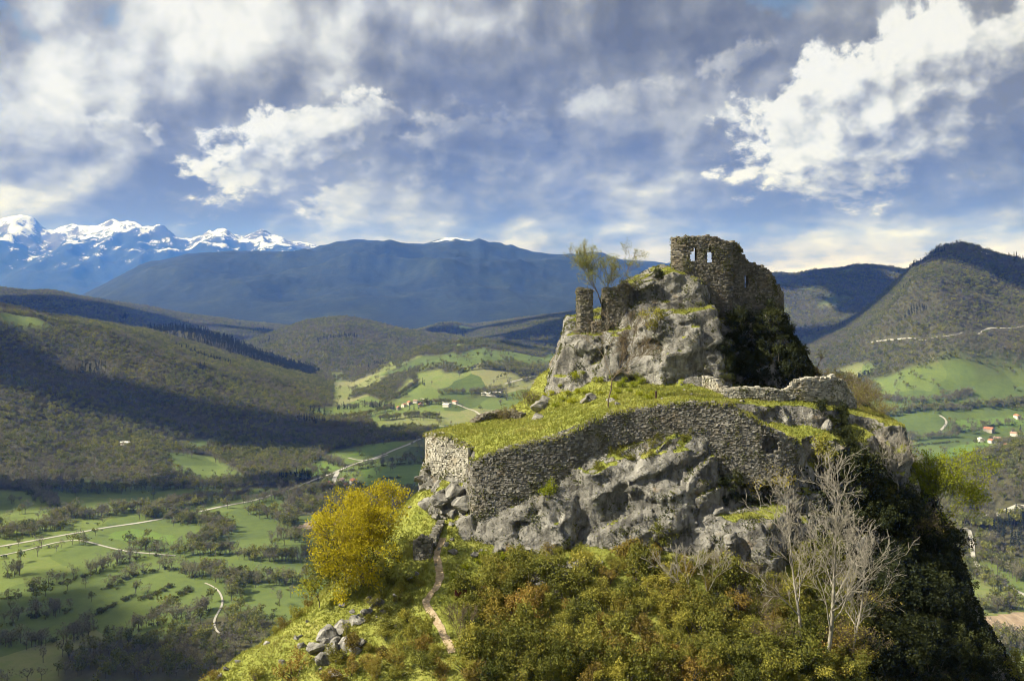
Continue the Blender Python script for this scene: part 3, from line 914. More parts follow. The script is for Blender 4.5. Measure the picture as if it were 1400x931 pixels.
def masonry(name, pts, tops, bots, thick, mat, label, cat='wall', course=0.20, holes=(), rag=0.25, back=True, seed=1, group=None, coarse=1.0, ends=True, win=0.25):
    """pts: plan polyline; tops/bots: height at each plan point. A core wall faced with separate laid stones."""
    r = np.random.default_rng(seed)
    pa = Path(pts); pa.win = win
    top = lambda v: np.interp(v, pa.s, tops); bot = lambda v: np.interp(v, pa.s, bots)
    nx_ = int(pa.L / 0.3) + 2
    ragv = r.normal(0, rag, nx_ * 2)
    ragv = np.convolve(ragv, [0.25, 0.5, 0.25], 'same')
    rg = lambda v: np.interp(v, np.linspace(0, pa.L, nx_ * 2), ragv)
    bl = np.convolve(np.abs(r.normal(0, 1.0, nx_)), [0.2, 0.3, 0.3, 0.2], 'same'); brg = lambda v: np.interp(v, np.linspace(0, pa.L, nx_), bl)
    root = empty(name, (*[float(q) for q in pa.at(pa.L / 2)], float(min(bots))))
    tag(root, label, cat, group)
    off = np.array(root.location)
    # core: columns with openings cut out
    V, Fc = [], []
    n = int(pa.L / 0.4) + 1; ss = np.linspace(0, pa.L, n + 1)
    for a, b in zip(ss[:-1], ss[1:]):
        mid = (a + b) / 2
        spans = [(float(bot(mid)), float(top(mid) + rg(mid)) - 0.12)]
        for h0, h1, hz0, hz1 in holes:
            if h0 - 0.02 < mid < h1 + 0.02:
                ns = []
                for z0, z1 in spans:
                    if hz1 <= z0 or hz0 >= z1: ns.append((z0, z1)); continue
                    if hz0 > z0: ns.append((z0, hz0))
                    if hz1 < z1: ns.append((hz1, z1))
                spans = ns
        (xa, ya), (xb, yb) = pa.at(a), pa.at(b)
        (na, ma), (nb, mb) = pa.nrm(a), pa.nrm(b)
        hw = thick / 2 - 0.10
        for z0, z1 in spans:
            if z1 - z0 < 0.05: continue
            i = len(V)
            for (x, y, u, w) in ((xa, ya, na, ma), (xb, yb, nb, mb)):
                for sg in (1, -1):
                    for z in (z0, z1): V.append((x + sg * u * hw, y + sg * w * hw, z))
            Fc += [(i, i + 4, i + 5, i + 1), (i + 2, i + 3, i + 7, i + 6), (i + 1, i + 5, i + 7, i + 3), (i, i + 2, i + 6, i + 4), (i, i + 1, i + 3, i + 2), (i + 4, i + 6, i + 7, i + 5)]
    link('core', mesh_from('core', np.array(V) - off, np.array(Fc), M_CORE), root)
    # facing stones
    rows = []
    zmin, zmax = min(bots), max(tops) + rag * 2
    sides = (1, -1) if back else (1,)
    for sg in sides:
        z = zmin
        while z < zmax:
            ch = course * r.uniform(0.75, 1.25)
            v = -r.uniform(0, 0.3)
            while v < pa.L:
                ln = course * coarse * r.uniform(0.7, 1.9)
                c = v + ln / 2
                if 0 <= c <= pa.L and z > bot(c) - 0.1 + 0.55 * brg(c) and z + ch * 0.7 < top(c) + rg(c):
                    if not any(h0 < c < h1 and hz0 < z + ch / 2 < hz1 for h0, h1, hz0, hz1 in holes):
                        rows.append((max(v, -0.05), min(v + ln, pa.L + 0.05), z + ch * r.uniform(-0.22, 0.22), z + ch * r.uniform(0.80, 1.25), sg))
                v += ln
            z += ch
    # cap stones laid across the top
    v = 0.0
    while v < pa.L:
        ln = course * r.uniform(1.0, 2.2); c = min(v + ln / 2, pa.L)
        zt = float(top(c) + rg(c)); k = r.integers(1, 4)
        if not any(h0 < c < h1 and hz1 > zt for h0, h1, hz0, hz1 in holes):
            for q in range(k):
                rows.append((v, v + ln, zt - 0.16 + r.normal(0, 0.05), zt + r.uniform(0.0, 0.12), 10 + (q + 0.5) / k + r.normal(0, 0.06)))
        v += ln
    if ends:
        for end in (0.0, pa.L):
            z = float(bot(end))
            while z < float(top(end)):
                ch = course * r.uniform(0.8, 1.4); w = -thick / 2
                while w < thick / 2:
                    ln = course * r.uniform(1.0, 2.2)
                    rows.append((end, w, z, z + ch, (20 if end == 0 else 30) + min(ln, thick / 2 - w + 0.03))); w += ln
                z += ch
    V = []; g = 0.008
    und = lambda v_, z_: 0.16 * mnoise.noise(Vector((v_ * 0.45, z_ * 0.5, seed * 7.1))) + 0.05 * mnoise.noise(Vector((v_ * 1.7, z_ * 1.7, seed * 3.1)))
    rows = [q_ for q_ in rows if not (abs(q_[4]) == 1 and r.random() < 0.025)]
    for (a, b, z0, z1, sg) in rows:
        pr = r.uniform(-0.01, 0.06)
        if abs(sg) == 1:
            u0 = und(a, z0); z0 += u0; z1 += und(b, z1) * 0.5 + u0 * 0.5; pr += 0.35 * und(a * 0.7 + 50, z0 * 0.7)
            (xa, ya), (xb, yb) = pa.at(a + g), pa.at(b - g)
            (na, ma), (nb, mb) = pa.nrm(a), pa.nrm(b)
            hw = thick / 2 + pr; d = 0.30
            j = r.uniform(-0.06, 0.06, (8,)); iz = r.uniform(-0.025, 0.05, 4)
            q = [(xa + sg * na * hw, ya + sg * ma * hw, z0 + g + iz[0]), (xb + sg * nb * hw, yb + sg * mb * hw, z0 + g + iz[1]), (xb + sg * nb * hw, yb + sg * mb * hw, z1 - g - iz[2]), (xa + sg * na * hw, ya + sg * ma * hw, z1 - g - iz[3])]
            w2 = hw - d
            bk = [(xa + sg * na * w2, ya + sg * ma * w2, z0 + g), (xb + sg * nb * w2, yb + sg * mb * w2, z0 + g), (xb + sg * nb * w2, yb + sg * mb * w2, z1 - g), (xa + sg * na * w2, ya + sg * ma * w2, z1 - g)]
            q = [(x + j[k] * 0.6, y + j[k + 4] * 0.6, z) for k, (x, y, z) in enumerate(q)]
            if sg < 0: q = [q[1], q[0], q[3], q[2]]; bk = [bk[1], bk[0], bk[3], bk[2]]
        elif sg < 20:                      # cap stone
            f = (sg - 10) * 2 - 1; k = thick / 2
            (xa, ya), (xb, yb) = pa.at(a), pa.at(min(b, pa.L)); (na, ma) = pa.nrm(a); w = 0.16 + r.uniform(0, 0.1)
            f0, f1 = f * k + w, f * k - w
            q = [(xa + na * f0, ya + ma * f0, z0), (xb + na * f0, yb + ma * f0, z0), (xb + na * f0, yb + ma * f0, z1 + r.normal(0, .03)), (xa + na * f0, ya + ma * f0, z1 + r.normal(0, .03))]
            bk = [(xa + na * f1, ya + ma * f1, z0), (xb + na * f1, yb + ma * f1, z0), (xb + na * f1, yb + ma * f1, z1 + r.normal(0, .03)), (xa + na * f1, ya + ma * f1, z1 + r.normal(0, .03))]
        else:                              # end face
            first = sg < 30; ln = sg - (20 if first else 30)
            x, y = pa.at(a); (u, w) = pa.nrm(a); tx, ty = -w, u
            dsg = -1 if first else 1
            e0 = pr + 0.02; x0, y0 = x + tx * dsg * e0, y + ty * dsg * e0; x1, y1 = x - tx * dsg * 0.25, y - ty * dsg * 0.25
            c0, c1 = b + g, b + ln - g
            q = [(x0 + u * c0, y0 + w * c0, z0 + g), (x0 + u * c1, y0 + w * c1, z0 + g), (x0 + u * c1, y0 + w * c1, z1 - g), (x0 + u * c0, y0 + w * c0, z1 - g)]
            bk = [(x1 + u * c0, y1 + w * c0, z0 + g), (x1 + u * c1, y1 + w * c1, z0 + g), (x1 + u * c1, y1 + w * c1, z1 - g), (x1 + u * c0, y1 + w * c0, z1 - g)]
            if not first: q = [q[1], q[0], q[3], q[2]]; bk = [bk[1], bk[0], bk[3], bk[2]]
        V += q + bk
    V = np.array(V) - off
    i = (np.arange(len(V) // 8) * 8)[:, None]
    Fq = np.concatenate([i + np.array(f) for f in ((0, 1, 2, 3), (0, 4, 5, 1), (1, 5, 6, 2), (2, 6, 7, 3), (3, 7, 4, 0), (4, 7, 6, 5))])
    link('stones', mesh_from('stones', V, Fq, mat), root, kind='stuff')
    return root


def px_path(rows):
    """(px, py_top, py_bottom, Y) rows -> plan points, tops, bottoms"""
    pts, tp, bt = [], [], []
    for px, a, b, Y in rows:
        q = P(px, a, Y); pts.append((q[0], Y)); tp.append(q[2]); bt.append(P(px, b, Y)[2])
    return pts, tp, bt


# outer curtain: rubble retaining wall along the front of the terrace
pts, tp, bt = px_path([(645, 636, 742, 92.6), (650, 630, 742, 91.0), (672, 620, 735, 90.7), (700, 609, 715, 90.5), (730, 603, 705, 90.5), (760, 596, 690, 90.6), (782, 590, 675, 90.8), (800, 580, 650, 91.1), (812, 572, 640, 91.3)])
masonry('curtain_wall', pts, tp, bt, 1.0, M_STONE, 'dark rubble stretch of curtain wall stepping down to its ragged outer corner', course=0.185, rag=0.14, back=False, seed=3)
pts, tp, bt = px_path([(812, 578, 640, 91.35), (830, 566, 622, 91.5), (862, 560, 612, 91.6), (900, 554, 606, 91.5), (930, 550, 608, 91.2), (955, 549, 618, 91.0), (980, 550, 640, 90.8), (1000, 553, 660, 90.6), (1020, 566, 660, 90.4), (1040, 580, 660, 90.3), (1062, 590, 656, 90.3), (1080, 598, 652, 90.5), (1087, 612, 652, 91.4)])
_L = Path(pts)
_hx = np.interp(P(1051, 606, 90.3)[0], [p[0] for p in pts], _L.s)
_hz = P(1051, 606, 90.3)[2]
masonry('curtain_wall', pts, tp, bt, 1.1, M_STONE, 'high rounded stretch of curtain wall over the grey cliff, pierced by one dark hole', course=0.165, rag=0.14, back=False, seed=4,
        holes=[(_hx - 0.75, _hx + 0.75, _hz - 0.62, _hz + 0.5), (_hx - 0.5, _hx + 0.45, _hz - 0.85, _hz + 0.8)])
pts, tp, bt = px_path([(588, 593, 655, 98.6), (594, 592, 652, 97.6), (610, 596, 656, 96.4), (630, 605, 662, 95.0), (645, 614, 672, 94.0)])
masonry('bastion_wall', pts, tp, bt, 1.0, M_PALE, 'pale coursed bastion wall under the grassy corner of the terrace', course=0.20, rag=0.08, back=False, seed=5)
_hw = P(1051, 606, 91.9)
_hole_at = Vector((_hw[0], 92.3, _hw[2] - 0.4))
# inner parapets
pts, tp, bt = px_path([(964, 514, 535, 103.0), (975, 518, 541, 101.5), (988, 528, 548, 99.5), (997, 537, 553, 98.2)])
masonry('parapet_wall', pts, tp, bt, 0.7, M_PALE, 'short pale parapet running down from the foot of the keep rock', course=0.18, rag=0.07, seed=6)
pts, tp, bt = px_path([(990, 533, 552, 97.2), (1008, 530, 552, 97.0), (1028, 529, 552, 97.0), (1050, 530, 552, 97.0), (1068, 534, 552, 97.2)])
masonry('parapet_wall', pts, tp, bt, 0.8, M_PALE, 'low straight parapet along the back of the upper lawn', course=0.18, rag=0.07, seed=7)
pts, tp, bt = px_path([(1070, 532, 552, 97.8), (1085, 523, 552, 97.8), (1100, 518, 552, 97.8), (1118, 516, 553, 98.0), (1138, 515, 556, 98.6), (1150, 519, 560, 99.4), (1158, 534, 562, 100.0), (1166, 548, 563, 100.6)])
masonry('parapet_wall', pts, tp, bt, 0.8, M_PALE, 'taller broken parapet at the brink beside the wooden post', course=0.19, rag=0.12, seed=8)
pts, tp, bt = px_path([(646, 577, 584, 105.5), (660, 567, 582, 107.0), (680, 562, 580, 107.8), (700, 561, 579, 107.6), (716, 567, 578, 106.6)])
masonry('sunken_wall', pts, tp, bt, 0.8, M_KEEP, 'curved wall sunk into the back of the lower terrace, hollow shade in its dark stone', course=0.19, rag=0.05, seed=15)  # dark keep stone stands for the shade of a hollow here
# keep
pts, tp, bt = px_path([(926, 328, 400, 118.0), (926, 326, 400, 112.2), (933, 323.5, 445, 112.0), (950, 323, 450, 112.0), (970, 323, 455, 112.0), (982, 325, 455, 112.0), (993, 331, 458, 112.0), (994.5, 331, 458, 113.0),
                       (1003, 331, 458, 113.0), (1009, 337, 455, 113.0), (1014, 346, 452, 113.0), (1019, 357, 450, 113.0), (1030, 362, 450, 113.0), (1040, 364, 450, 113.0), (1048, 370, 448, 113.1), (1056, 388, 446, 114.0), (1064, 402, 446, 116.5)])
_L = Path(pts); _xs = [p[0] for p in pts]


def keep_hole(px, py, w, h):
    k = np.interp(P(px, py, 112.0)[0], _xs[1:], _L.s[1:]); z = P(px, py, 112.0)[2]
    return (k - w / 2, k + w / 2, z - h / 2, z + h / 2)


masonry('keep_tower', pts, tp, bt, 1.3, M_KEEP, 'tall ruined keep wall crowning the rock, with two slit windows', cat='tower', course=0.165, rag=0.13, seed=9,
        holes=[keep_hole(948, 351, 0.8, 1.1), keep_hole(949, 343, 0.4, 0.7), keep_hole(969.5, 352, 0.8, 1.2), keep_hole(970, 343, 0.4, 0.8), keep_hole(1021, 385, 0.5, 1.3)])


def block_tower(name, x0, x1, y0, y1, rows, label, seed, mat):
    """rectangular ruined pier: closed ring of masonry around a core"""
    z0, z1 = rows
    pts = [(x0, y1), (x0, y0), (x1, y0), (x1, y1)]
    return masonry(name, pts, [z1[0], z1[1], z1[2], z1[3]], [z0] * 4, 0.40, mat, label, cat='wall', course=0.17, rag=0.10, seed=seed, win=0.05)


q = P(790, 395, 108); w = P(811, 395, 108)
block_tower('gate_pier', q[0] + 0.2, w[0] - 0.2, 108.3, 110.2, (-5.6, [0.2, 0.55, 0.35, 0.0]), 'slim square pier at the outer edge of the keep rock, beside the leafy tree', 10, M_KEEP)
q = P(826, 394, 108.5); w = P(860, 394, 108.5)
block_tower('gate_pier', q[0] + 0.2, w[0] - 0.2, 108.6, 111.5, (-4.6, [0.3, 0.5, 0.9, 1.2]), 'broad mossy pier built against the keep rock', 11, M_KEEP)
pts, tp, bt = px_path([(809, 442, 470, 108.2), (818, 440, 470, 108.0), (832, 441, 470, 108.0)])
masonry('sill_wall', pts, tp, bt, 0.6, M_KEEP, 'low broken sill wall between the two gate piers', course=0.17, rag=0.08, seed=12)
# stubs beside the path
pts, tp, bt = px_path([(568, 738, 778, 88.3), (578, 733, 778, 88.0), (590, 738, 776, 87.8)])
masonry('stub_wall', pts, tp, bt, 0.7, M_STONE, 'broken stub of dry stone wall on the lower left of the footpath', course=0.16, rag=0.12, seed=13)
pts, tp, bt = px_path([(589, 742, 765, 88.6), (596, 726, 752, 90.0), (603, 712, 738, 91.6)])
masonry('stub_wall', pts, tp, bt, 0.6, M_STONE, 'narrow wall edging the footpath as it climbs to the gate gap', course=0.16, rag=0.10, seed=14)

# ------------------------------------------------------------------ footpath, sign, posts
def ribbon(name, pts, width, mat, lift=0.05, wob=0.0, seed=0, dropf=None, kind='structure', step=0.35, label=None, nseg=4):
    r = np.random.default_rng(seed)
    pa = Path(pts); n = max(int(pa.L / step), 2)
    v = np.linspace(0, pa.L, n + 1); x, y = pa.at(v); nx, ny = pa.nrm(v)
    V = []
    for i in range(n + 1):
        w0 = width * (1 + wob * r.normal()) / 2; w1 = width * (1 + wob * r.normal()) / 2
        for k in range(nseg + 1):
            u = -w0 + (w0 + w1) * k / nseg
            X, Y = x[i] + nx[i] * u, y[i] + ny[i] * u
            V.append((X, Y, dropf(X, Y) + lift))
    m = nseg + 1
    Fq = [(i * m + k, i * m + k + 1, (i + 1) * m + k + 1, (i + 1) * m + k) for i in range(n) for k in range(nseg)]
    Fq = np.array(Fq)[:, ::-1]
    me = mesh_from(name, V, Fq, mat, True)
    o = link(name, me, kind=kind)
    if label: o['label'] = label
    return o


M_PATH, _t, _bb, _ = new_mat('trodden_earth')
_n = tex_noise(_t, coords(_t), 3.0, 5, 0.65)
setc(_t, _bb, ramp(_t, _n, [(0.3, (0.22, 0.165, 0.10)), (0.5, (0.34, 0.265, 0.17)), (0.7, (0.45, 0.37, 0.26))])); bump(_t, _bb, _n, 0.6, 0.08)


def hill_z(x, y):
    p = drop(x, y); return p.z if p is not None else float(base_h(np.array(x), np.array(y)))


PATH_PX = [(618, 893), (612, 878), (603, 860), (594, 845), (585, 832), (582, 822), (588, 813), (598, 803), (602, 790), (600, 775), (597, 760), (600, 748), (606, 736)]
path_xy = [c for c in (cast(*q) for q in PATH_PX) if c is not None]
PATHXY = [(c.x, c.y) for c in path_xy]
_v = np.linspace(0, Path(PATHXY).L, 60); _x, _y = Path(PATHXY).at(_v)
ribbon('path', list(zip(_x, _y)), 0.62, M_PATH, 0.07, 0.14, 5, hill_z, label='narrow trodden footpath of bare earth climbing the spur to the castle')

M_WOOD, _t, _bb, _ = new_mat('weathered_wood')
setc(_t, _bb, ramp(_t, tex_noise(_t, vmath(_t, 'MULTIPLY', coords(_t), (8, 8, 1)), 4, 4, 0.6), [(0.3, (0.035, 0.024, 0.016)), (0.7, (0.085, 0.058, 0.038))]))
M_SIGN, _t, _bb, _ = new_mat('brown_sign_board')
setc(_t, _bb, ramp(_t, tex_noise(_t, coords(_t), 5, 3, 0.6), [(0.3, (0.07, 0.022, 0.018)), (0.7, (0.12, 0.040, 0.030))]))


def box(cx, cy, cz, sx, sy, sz, bev=0.0, rz=0.0):
    bm = bmesh.new(); bmesh.ops.create_cube(bm, size=1.0)
    for v in bm.verts: v.co = (v.co.x * sx, v.co.y * sy, v.co.z * sz)
    if bev: bmesh.ops.bevel(bm, geom=bm.edges[:], offset=bev, segments=1, affect='EDGES')
    if rz: bmesh.ops.rotate(bm, verts=bm.verts, cent=(0, 0, 0), matrix=Matrix.Rotation(rz, 3, 'Z'))
    for v in bm.verts: v.co += Vector((cx, cy, cz))
    return bm


def bm_obj(name, bm, mat, parent=None, loc=None):
    me = bpy.data.meshes.new(name); bm.to_mesh(me); bm.free(); me.materials.append(mat)
    return link(name, me, parent, loc)


c = cast(630, 826)
if c is not None:
    s_ = empty('information_sign', c, R(12)); tag(s_, 'small brown board on two legs beside the footpath', 'sign')
    bm_obj('board', box(0, 0, 0.88, 0.95, 0.05, 0.62, 0.012), M_SIGN, s_)
    bm_obj('post', box(-0.47, 0.045, 0.55, 0.07, 0.07, 1.3, 0.01), M_WOOD, s_); bm_obj('post', box(0.47, 0.045, 0.55, 0.07, 0.07, 1.3, 0.01), M_WOOD, s_)
for px, py, h, lab in ((1078, 547, 0.85, 'short dark wooden post on the lawn in front of the taller parapet'), (897, 545, 0.75, 'short dark wooden post in the grass below the keep rock')):
    c = cast(px, py)
    if c is None: continue
    s_ = bm_obj('wooden_post', box(0, 0, h / 2 - 0.1, 0.2, 0.2, h + 0.2, 0.02), M_WOOD, None, c); tag(s_, lab, 'post')

# ------------------------------------------------------------------ loose rocks on the slopes
M_ROCK, _t, _bb, _ = new_mat('limestone_boulder')
_c, _h = rock_color(_t, nd(_t, 'ShaderNodeNewGeometry').outputs['Position']); setc(_t, _bb, _c); bump(_t, _bb, _h, 0.8, 0.15)


def rock_mesh(seed, sub=3):
    bm = bmesh.new(); bmesh.ops.create_icosphere(bm, subdivisions=sub, radius=1.0)
    r = random.Random(seed)
    planes = [(Vector((r.gauss(0, 1), r.gauss(0, 1), r.gauss(0, 1))).normalized(), r.uniform(0.42, 0.78)) for _ in range(15)]
    off = Vector((r.uniform(0, 50),) * 3)
    for v in bm.verts:
        p = v.co.copy()
        for n, d in planes:
            k = p.dot(n) - d
            if k > 0: p -= n * k
        p *= 1.25 + 0.14 * mnoise.noise(p * 2.6 + off) + 0.10 * mnoise.noise(p * 6 + off)
        v.co = p
    me = bpy.data.meshes.new('rock'); bm.to_mesh(me); bm.free(); me.materials.append(M_ROCK)
    return me


ROCKS = [rock_mesh(k) for k in range(10)]


def put_rock(px, py, w, hf=0.70, sink=0.40, at=None):
    c = at if at is not None else cast(px, py)
    if c is None: return
    s = w
    o = link('rock', random.choice(ROCKS), hill_ob, (c.x, c.y, c.z + s * hf * 0.5 * (1 - sink * 2)))
    o.scale = (s * random.uniform(0.45, 0.65), s * random.uniform(0.45, 0.65), s * hf * random.uniform(0.5, 0.65)); o.rotation_euler = (random.uniform(-.3, .3), random.uniform(-.3, .3), random.uniform(0, 6.3))


for px, py, w in [(432, 888, 1.7), (448, 872, 1.9), (455, 890, 1.6), (466, 862, 1.6), (470, 884, 1.3), (486, 850, 1.2), (440, 905, 1.4), (495, 880, 0.8), (486, 893, 0.9), (500, 838, 1.0), (516, 826, 1.1), (458, 922, 0.9),
                  (505, 822, 0.7), (525, 836, 0.6), (540, 815, 0.5), (545, 675, 1.2), (556, 664, 1.6), (566, 658, 1.4), (574, 655, 1.0), (580, 668, 0.8), (585, 692, 1.6), (602, 686, 2.0), (622, 676, 2.2), (634, 690, 2.0), (618, 705, 1.4),
                  (596, 706, 0.8), (560, 792, 0.6), (570, 785, 0.5), (610, 745, 0.5), (600, 752, 0.4), (596, 772, 0.35), (618, 738, 0.5), (742, 800, 1.3), (757, 790, 1.5), (770, 785, 1.5), (783, 776, 1.3), (796, 770, 1.2), (752, 820, 0.9), (765, 815, 0.8),
                  (672, 912, 0.8), (772, 900, 0.7), (740, 915, 0.7), (775, 878, 0.6), (800, 855, 0.8), (690, 870, 0.5), (640, 885, 0.4), (985, 700, 1.5), (1000, 740, 1.4), (1012, 812, 1.3), (1058, 800, 1.4), (1068, 812, 1.0),
                  (800, 550, 1.4), (808, 546, 1.2), (836, 549, 0.9), (845, 553, 0.7), (740, 560, 1.8), (746, 550, 1.4), (736, 572, 1.2), (936, 534, 0.4), (945, 540, 0.3), (905, 546, 0.3), (1015, 549, 0.5), (985, 552, 0.5),
                  (310, 915, 0.6), (325, 905, 0.5), (365, 880, 0.5), (385, 905, 0.6), (410, 870, 0.4), (350, 925, 0.7), (420, 850, 0.4), (300, 925, 0.5), (1130, 585, 1.4), (1010, 850, 0.9),
                  (620, 755, 0.8), (650, 760, 0.7), (680, 755, 1.0), (720, 752, 0.9), (760, 745, 0.7)]:
    put_rock(px, py, w)
    if w >= 1.0 and px < 830 and py > 640:
        for _ in range(3): put_rock(px + random.gauss(0, 16), py + random.gauss(0, 9), w * random.uniform(0.18, 0.5))
put_rock(0, 0, 3.2, 0.9, 0.0, at=Vector((_hole_at.x, _hole_at.y, _hole_at.z - 1.0)))      # rock closing the hole through the curtain wall

# ------------------------------------------------------------------ vegetation builders
def tubes(segs, sides=5):
    """segs: array rows (x0,y0,z0,x1,y1,z1,r0,r1) -> vertices, quads"""
    S = np.asarray(segs, float); n = len(S)
    a, b, r0, r1 = S[:, 0:3], S[:, 3:6], S[:, 6], S[:, 7]
    d = b - a; d /= np.linalg.norm(d, axis=1)[:, None] + 1e-9
    ref = np.where(np.abs(d[:, 2:3]) > 0.9, np.array([[1.0, 0, 0]]), np.array([[0, 0, 1.0]]))
    u = np.cross(d, ref); u /= np.linalg.norm(u, axis=1)[:, None] + 1e-9; w = np.cross(d, u)
    ang = np.arange(sides) * 2 * math.pi / sides
    ring = lambda c, r: c[:, None] + r[:, None, None] * (np.cos(ang)[None, :, None] * u[:, None] + np.sin(ang)[None, :, None] * w[:, None])
    V = np.concatenate([ring(a, r0), ring(b, r1)], 1).reshape(-1, 3)
    i = (np.arange(n) * sides * 2)[:, None]; k = np.arange(sides)[None]; k2 = (k + 1) % sides
    Fq = np.stack([i + k, i + k2, i + sides + k2, i + sides + k], -1).reshape(-1, 4)
    return V, Fq


def branch_tree(seed, height=6.0, r0=0.10, levels=5, spread=0.5, first=0.3, kids=(2, 3), shrink=0.74, up=0.25, wob=0.16, trunks=1, thin=0.012, lean=0.0):
    r = random.Random(seed); segs = []; tips = []

    def grow(p, d, L, rad, lv):
        n = 3 if lv < 2 else 2
        for k in range(n):
            d = (d + Vector((r.gauss(0, wob), r.gauss(0, wob), r.gauss(0, wob) + up * 0.10))).normalized()
            q = p + d * (L / n); r2 = max(rad * (1 - 0.28 * (k + 1) / n), thin)
            segs.append((*p, *q, rad if k == 0 else segs[-1][7], r2)); p = q
            if lv >= 1 and k < n - 1 and r.random() < 0.65 and lv < levels:
                side(p, d, L * 0.62, r2 * 0.6, lv + 1)
        if lv >= levels: tips.append((p, d)); return
        for _ in range(r.randint(*kids)): side(p, d, L * shrink * r.uniform(0.8, 1.15), r2 * 0.78, lv + 1)

    def side(p, d, L, rad, lv):
        a = Vector((r.gauss(0, 1), r.gauss(0, 1), r.gauss(0, 1))); a = (a - d * a.dot(d)).normalized()
        nd_ = (d + a * r.uniform(0.55, 1.25) * spread + Vector((0, 0, up * 0.5))).normalized()
        grow(p, nd_, L, max(rad, thin), lv)
    tot = sum(shrink ** k for k in range(levels + 1))
    for k in range(trunks):
        d = Vector((r.gauss(0, 0.10) + (0.35 * math.cos(k * 2.4) if trunks > 1 else lean), r.gauss(0, 0.10) + (0.35 * math.sin(k * 2.4) if trunks > 1 else 0), 1)).normalized()
        grow(Vector((0.12 * k, 0, -0.15)), d, height / tot * (1 + first), r0, 0)
    return np.array(segs), tips


def leader_tree(seed, height=15.0, r0=0.15, nodes=15, reach=0.40, levels=4, thin=0.013, wob=0.05, lean=(0, 0), low=0.16):
    """one main stem with long ascending side branches that fork into fine twigs"""
    r = random.Random(seed); segs = []

    def grow(p, d, L, rad, lv):
        n = 4 if lv == 0 else 3
        for k in range(n):
            d = (d + Vector((r.gauss(0, 0.17), r.gauss(0, 0.17), r.gauss(0, 0.12) + 0.10))).normalized()
            q = p + d * (L / n); r2 = max(rad * (1 - 0.22), thin)
            segs.append((*p, *q, rad, r2)); p, rad = q, r2
            if lv < levels - 1:
                for _ in range(1 if r.random() < 0.85 else 2):
                    a = Vector((r.gauss(0, 1), r.gauss(0, 1), r.gauss(0, 1))); a = (a - d * a.dot(d)).normalized()
                    grow(p, (d + a * r.uniform(0.5, 1.1)).normalized(), L * r.uniform(0.42, 0.62), max(rad * 0.6, thin), lv + 1)
    p = Vector((0, 0, -0.4)); d = Vector((lean[0], lean[1], 1)).normalized(); rad = r0
    for k in range(nodes):
        t_ = k / (nodes - 1)
        d = (d + Vector((r.gauss(0, wob), r.gauss(0, wob), 0.03))).normalized()
        q = p + d * (height / nodes); r2 = r0 * (1 - 0.9 * (k + 1) / nodes) + thin
        segs.append((*p, *q, rad, r2)); p, rad = q, r2
        if t_ > low:
            for _ in range(2 if r.random() < 0.45 else 1):
                a = r.uniform(0, 6.28)
                grow(p, (d * r.uniform(0.55, 1.0) + Vector((math.cos(a), math.sin(a), 0)) * r.uniform(0.6, 1.0)).normalized(), height * reach * (1.0 - 0.62 * t_) * r.uniform(0.6, 1.1), rad * 0.55, 0)
    return np.array(segs), []


def leaves_at(centers, n, spread, size, seed, flat=0.0, aspect=0.6, up=0.0):
    """n leaf quads around each centre"""
    r = np.random.default_rng(seed)
    C = np.repeat(np.asarray(centers, float), n, 0) + r.normal(0, spread, (len(centers) * n, 3))
    m = len(C)
    a = r.normal(size=(m, 3)); a[:, 2] = a[:, 2] * (1 - flat) + up; a /= np.linalg.norm(a, axis=1)[:, None]
    b = r.normal(size=(m, 3)); b -= a * (a * b).sum(1)[:, None]; b /= np.linalg.norm(b, axis=1)[:, None]
    s = size * r.uniform(0.6, 1.4, m)[:, None]
    a = a * s * 0.5; b = b * s * 0.5 * aspect
    V = np.stack([C - a, C + b, C + a, C - b], 1).reshape(-1, 3)
    Fq = np.arange(m * 4).reshape(-1, 4)
    return V, Fq


def shell_points(seed, n, rx, ry, rz, zc, lump=0.35, fill=0.35, nl=7):
    """points through an uneven crown: lobes of different size around a centre"""
    r = np.random.default_rng(seed)
    lobes = np.stack([r.normal(0, 0.45, nl) * rx, r.normal(0, 0.45, nl) * ry, zc + r.normal(0.05, 0.40, nl) * rz], 1); lr = r.uniform(0.35, 0.62, nl)
    k = r.integers(0, nl, n)
    d = r.normal(size=(n, 3)); d /= np.linalg.norm(d, axis=1)[:, None]
    rad = (fill + (1 - fill) * r.random(n) ** 0.5)
    p = lobes[k] + d * (rad * lr[k])[:, None] * np.array([rx, ry, rz])
    p += r.normal(0, lump * 0.12, (n, 3)) * np.array([rx, ry, rz])
    p[:, 2] = np.maximum(p[:, 2], 0.05)
    return p


M_BARK = bark_mat('grey_bark', (0.060, 0.052, 0.042), (0.15, 0.135, 0.11))
M_PALEBARK = bark_mat('pale_dead_bark', (0.15, 0.135, 0.11), (0.34, 0.315, 0.265), 2.0)
M_TWIG = bark_mat('brown_twig', (0.085, 0.065, 0.042), (0.17, 0.135, 0.09))
M_BOX = leaf_mat('box_leaf', (0.048, 0.060, 0.012), (0.150, 0.155, 0.026), (0.27, 0.20, 0.036), 0.25, noise_scale=0.16)
M_OLIVE = leaf_mat('olive_leaf', (0.075, 0.086, 0.016), (0.215, 0.210, 0.036), (0.36, 0.32, 0.055), 0.3, noise_scale=0.2)
M_RUST = leaf_mat('rust_leaf', (0.100, 0.080, 0.020), (0.215, 0.160, 0.032), (0.32, 0.205, 0.045), 0.25, noise_scale=0.22)
M_LIME = leaf_mat('fresh_lime_leaf', (0.13, 0.17, 0.012), (0.28, 0.31, 0.020), (0.40, 0.38, 0.03), 0.45, noise_scale=0.5)
M_GOLD = leaf_mat('golden_blossom_leaf', (0.26, 0.225, 0.014), (0.50, 0.43, 0.020), (0.66, 0.565, 0.04), 0.45, noise_scale=0.7)
